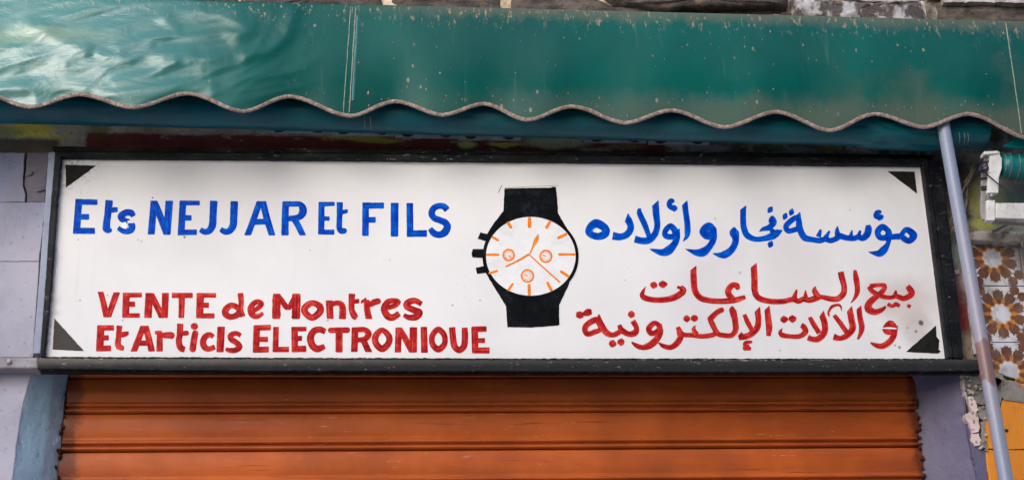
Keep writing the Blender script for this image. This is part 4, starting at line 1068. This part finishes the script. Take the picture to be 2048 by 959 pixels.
# tiles peeking out under the awning roll, on the shop's wall
tw = P(913, 268, -.012).x-P(784, 268, -.012).x
zt = P(913, 276.5, -.012).z
for px, pb_ in ((531, 266.5), (660, 270.5), (788.5, 275.5), (915, 280), (1167, 285.5), (1294, 289)):
    x = P(px, 272, -.012).x+tw/2; zt = P(px+64, pb_, -.014).z; tile(x, zt+tw/2, fac, tw-.001, -.014)
# peeling ledge over the tiles, with a ring
lg = thing('peeling_ledge', P(1990, 475, -.05), 'narrow peeling beige ledge running above the flower tiles', 'ledge')
prism('ledge_bar', rag([(1936,462),(1975,463),(2048,468),(2300,478),(2300,496),(2048,486),(1990,482),(1936,478)], 6, 1.0, 5), -.06, .0, PEEL, lg, .004)
pc = P(2050, 488, -.075)
tube('ring', [pc+Vector((math.cos(t)*.010, 0, math.sin(t)*.012)) for t in [2*math.pi*i/20 for i in range(21)]], .0025, METAL, lg, 8)

# orange sheets
for nm, pts in (('orange_sheet', [(2013,764),(2035,766),(2330,772),(2340,900),(1975,896),(1967,838),(1990,838),(2000,820),(2005,795)]), ('orange_sheet', [(1972,898.5),(2340,902.5),(2380,1100),(1996,1100),(1984,990),(1978,955),(1974,925)])):
    prism(nm, rag(pts, 7, 1.0, len(pts)), -.030, -.006, ORP, nb, .0015)
for px, py in ((2013, 860), (2003, 796)):
    pc = P(px, py, -.0305)
    tube('drill_hole', [pc, pc+Vector((0, -.0012, 0))], .0055, DARKV, nb, 10)
# broken plaster beside the doorway
frag = [([(1926,740),(1962,741),(1966,758),(1975,775),(1985,790),(1982,806),(1958,808),(1949,800),(1940,782),(1930,778),(1928,760)], -.030, GREYP),
        ([(1985,742),(2006,748),(2012,766),(2003,798),(1996,818),(1984,812),(1986,780)], -.034, GREYP),
        ([(1955,812),(1984,812),(1992,828),(1984,838),(1968,842),(1956,830)], -.032, GREYP),
        ([(1936,792),(1943,791),(1950,800),(1955,812),(1954,826),(1944,822),(1938,806)], -.036, PINK),
        ([(1932,826),(1950,822),(1957,836),(1960,850),(1958,862),(1946,866),(1940,850),(1933,838)], -.038, PINK),
        ([(1942,868),(1958,864),(1963,880),(1962,888),(1950,890),(1943,880)], -.035, PINK),
        ([(1952,884),(1964,876),(1969,892),(1966,894),(1956,892)], -.030, PINK),
        ([(1962,842),(1970,842),(1972,870),(1974,896),(1968,894),(1964,870)], -.033, GREYP),
        ([(1926,756),(1929,756),(1931,778),(1936,802),(1937,808),(1932,796),(1927,776)], -.034, PLASTER_W),
        ([(1935,776),(1944,779),(1946,786),(1940,786)], -.04, PLASTER_W),
        ([(1925,740),(1962,740),(1960,752),(1938,755),(1926,752)], -.034, PINK)]
for k, (pts, yf, mt) in enumerate(frag): prism('plaster_fragment', rag(pts, 3, 1.5, k), yf, .0, mt, nb, .0008)
rb_ = random.Random(21)
for k in range(34):
    py = rb_.uniform(745, 900); cx_ = 1930+(py-745)*.16+rb_.uniform(0, 26); rad = rb_.uniform(1.0, 3.4)
    n = rb_.randint(5, 7); pts = [(cx_+rad*rb_.uniform(.6, 1.2)*math.cos(2*math.pi*i/n), py+rad*1.3*rb_.uniform(.6, 1.2)*math.sin(2*math.pi*i/n)) for i in range(n)]
    prism('plaster_crumb', pts, rb_.uniform(-.0405, -.0365), -.02, rb_.choice([PINK, GREYP, GREYP, PLASTER_W]), nb, .0008)
prism('pier_edge', rag([(1927,752),(1932,800),(1934,836),(1942,868),(1950,890),(1962,896),(1972,905),(1976,959),(1982,1100),(1960,1100),(1954,955),(1938,870),(1928,800)], 6, 1.0, 9), -.026, .0, REVR, nb, .004)
# lumps of old plaster beside the frame
for k, (pts, yf, mt) in enumerate([([(1932,560),(1938,558),(1944,600),(1948,640),(1951,690),(1946,694),(1941,650),(1936,610)], -.02, PLASTER_W), ([(1943,690),(1952,692),(1955,706),(1948,708)], -.024, PLASTER_W), ([(1889,488),(1893,487),(1897,515),(1900,522),(1895,524),(1890,510)], -.016, PLASTER_W), ([(1900,540),(1918,538),(1920,546),(1903,549)], -.014, PLASTER_W)]):
    prism('plaster_fragment', rag(pts, 4, .8, k+20), yf, .0, mt, nb, .002)
# cables hanging beside the frame
cb = thing('hanging_cables', P(1925, 470, -.03), 'loose grey cables sagging behind the top of the lilac pole', 'cables')
def cab(pts, r, mat, y=-.03, par=cb, nm='cable'):
    q = crom([(x, yy, 1) for x, yy in pts], 4)
    return tube(nm, [P(x, yy, y+.008*math.sin(i*.2)) for i, (x, yy, _) in enumerate(q)], r, mat, par, 8)
cab([(1945,330),(1940,350),(1930,366),(1934,385),(1932,410),(1925,432),(1905,458),(1894,480),(1889,500)], .0042, CABLE, -.035)
cab([(1950,335),(1938,362),(1926,380),(1922,400),(1912,424),(1898,445),(1890,470)], .0036, CABLE, -.045)
cab([(1934,368),(1928,390),(1937,404),(1932,440),(1936,470)], .003, CABLE, -.03)
cab([(1985,462),(2000,456),(2012,450),(2024,446)], .0035, CABLE, -.03)

# ------------------------------------------------------------------ neighbour's awning: teal roll, white bracket and arm
na = thing('neighbour_awning', P(2000, 440, -.12), 'folded teal awning with a white plastic arm bracket at the right edge', 'awning')
ra, rb = P(1998, 332, -.13), P(2420, 346, -.13)
n = 60
def rr2(t, i):
    e = t*n
    lip = 0 if i > 2 else -.006*(2-i)
    return lambda th: .040+lip+.0012*math.sin(th*3+i*.2)+(.0018*math.sin(i*1.3) if i < 12 else 0)
tube('fabric_roll', [ra.lerp(rb, i/n) for i in range(n+1)], .04, TEAL, na, 36, rr=rr2)
for k in (.01, .036, .075):
    c_ = ra.lerp(rb, k); tube('roll_stitching', [c_+Vector((.004*math.sin(t), -math.cos(t)*.0425, math.sin(t)*.0425)) for t in [math.pi*(-.6+1.2*i/24) for i in range(25)]], .0007, THREAD, na, 5)
prism('awning_flap', [(2006,292),(2040,268),(2300,256),(2300,312),(2040,296)], -.175, -.165, TEAL, na, .002)
prism('bracket_cover', rag([(1980,303),(1999,302),(2001,312),(2004,316),(2004,335),(1998,355),(1997,385),(1975,386),(1977,350),(1980,320)], 6, .3, 2), -.172, -.145, WPL, na, .002)
prism('bracket_cover', rag([(1974,399),(1990,400),(1990,440),(1974,440)], 6, .3, 3), -.172, -.145, WPL, na, .0015)
prism('bracket_knuckle', [(1973,387),(1988,387),(1988,399),(1973,399)], -.168, -.146, WPLG, na, .003)
pc = P(1982, 392, -.169); tube('bolt', [pc, pc+Vector((0, -.008, 0))], .006, METAL, na, 12)
prism('bracket_side', rag([(1971,304),(1980,303),(1980,320),(1977,350),(1975,386),(1972,399),(1973,440),(1964,438),(1961,420),(1962,380),(1964,340),(1970,315)], 5, .6, 4), -.160, -.150, WPLG, na, .003)
for py in (322, 338, 355, 372, 377): prism('bracket_rib', [(1963,py),(1978,py-1),(1978,py+2),(1963,py+3)], -.163, -.155, DARKV, na)
prism('bracket_cap', rag([(1968,302),(1996,301),(1997,306),(1969,309)], 5, .3, 4), -.178, -.145, WPL, na, .002)
prism('awning_arm', [(1990.5,404.5),(2060,405),(2330,408),(2330,446),(2060,438),(1990.5,436)], -.168, -.13, WPL, na, .004)
prism('arm_underside', [(1990,436.5),(2060,439),(2330,447),(2330,454),(2060,445),(1990,441)], -.160, -.13, WPLG, na, .002)
cd = thing('black_cord', P(1968, 345, -.21), 'thin black cord tied to the white bracket and running down right', 'cord')
cab([(1958,342),(1964,338),(1970,344),(1978,352),(2000,370),(2025,384),(2048,400),(2100,430),(2200,480)], .0022, CORD, -.19, cd, 'cord')
cab([(1958,344),(1963,330),(1972,326),(1976,334),(1970,342),(1962,345),(1966,334),(1974,330)], .003, paint('navy_knot', (34, 34, 70), (24, 24, 48),   .8, 40).m, -.182, cd, 'knot')

# ------------------------------------------------------------------ unseen houses across the street, added to shape reflections and sky light
ho = thing('unseen_dark_house', (6, -9, 0), 'dark rendered house across the street unseen, sized to darken the valance reflection', 'house', kind='structure')
box('unseen_house_wall', (-1.2, -12, 0), (14, -8.6, 9.5), OPP, ho, .02)
lw = thing('unseen_low_house', (-9, -9, 0), 'low pale house across the street unseen, added to trim the low sky light', 'house', kind='structure')
box('unseen_house_wall', (-22, -12, 0), (-1.25, -8.8, 3.4), PALE, lw, .02)  # unseen house, its height set by how much low sky it blocks
for i in range(6):
    for j in range(3):
        box('window', (-.2+i*2.3, -8.62, 1.4+j*2.8), (.8+i*2.3, -8.56, 2.9+j*2.8), DARKV, ho, 0)
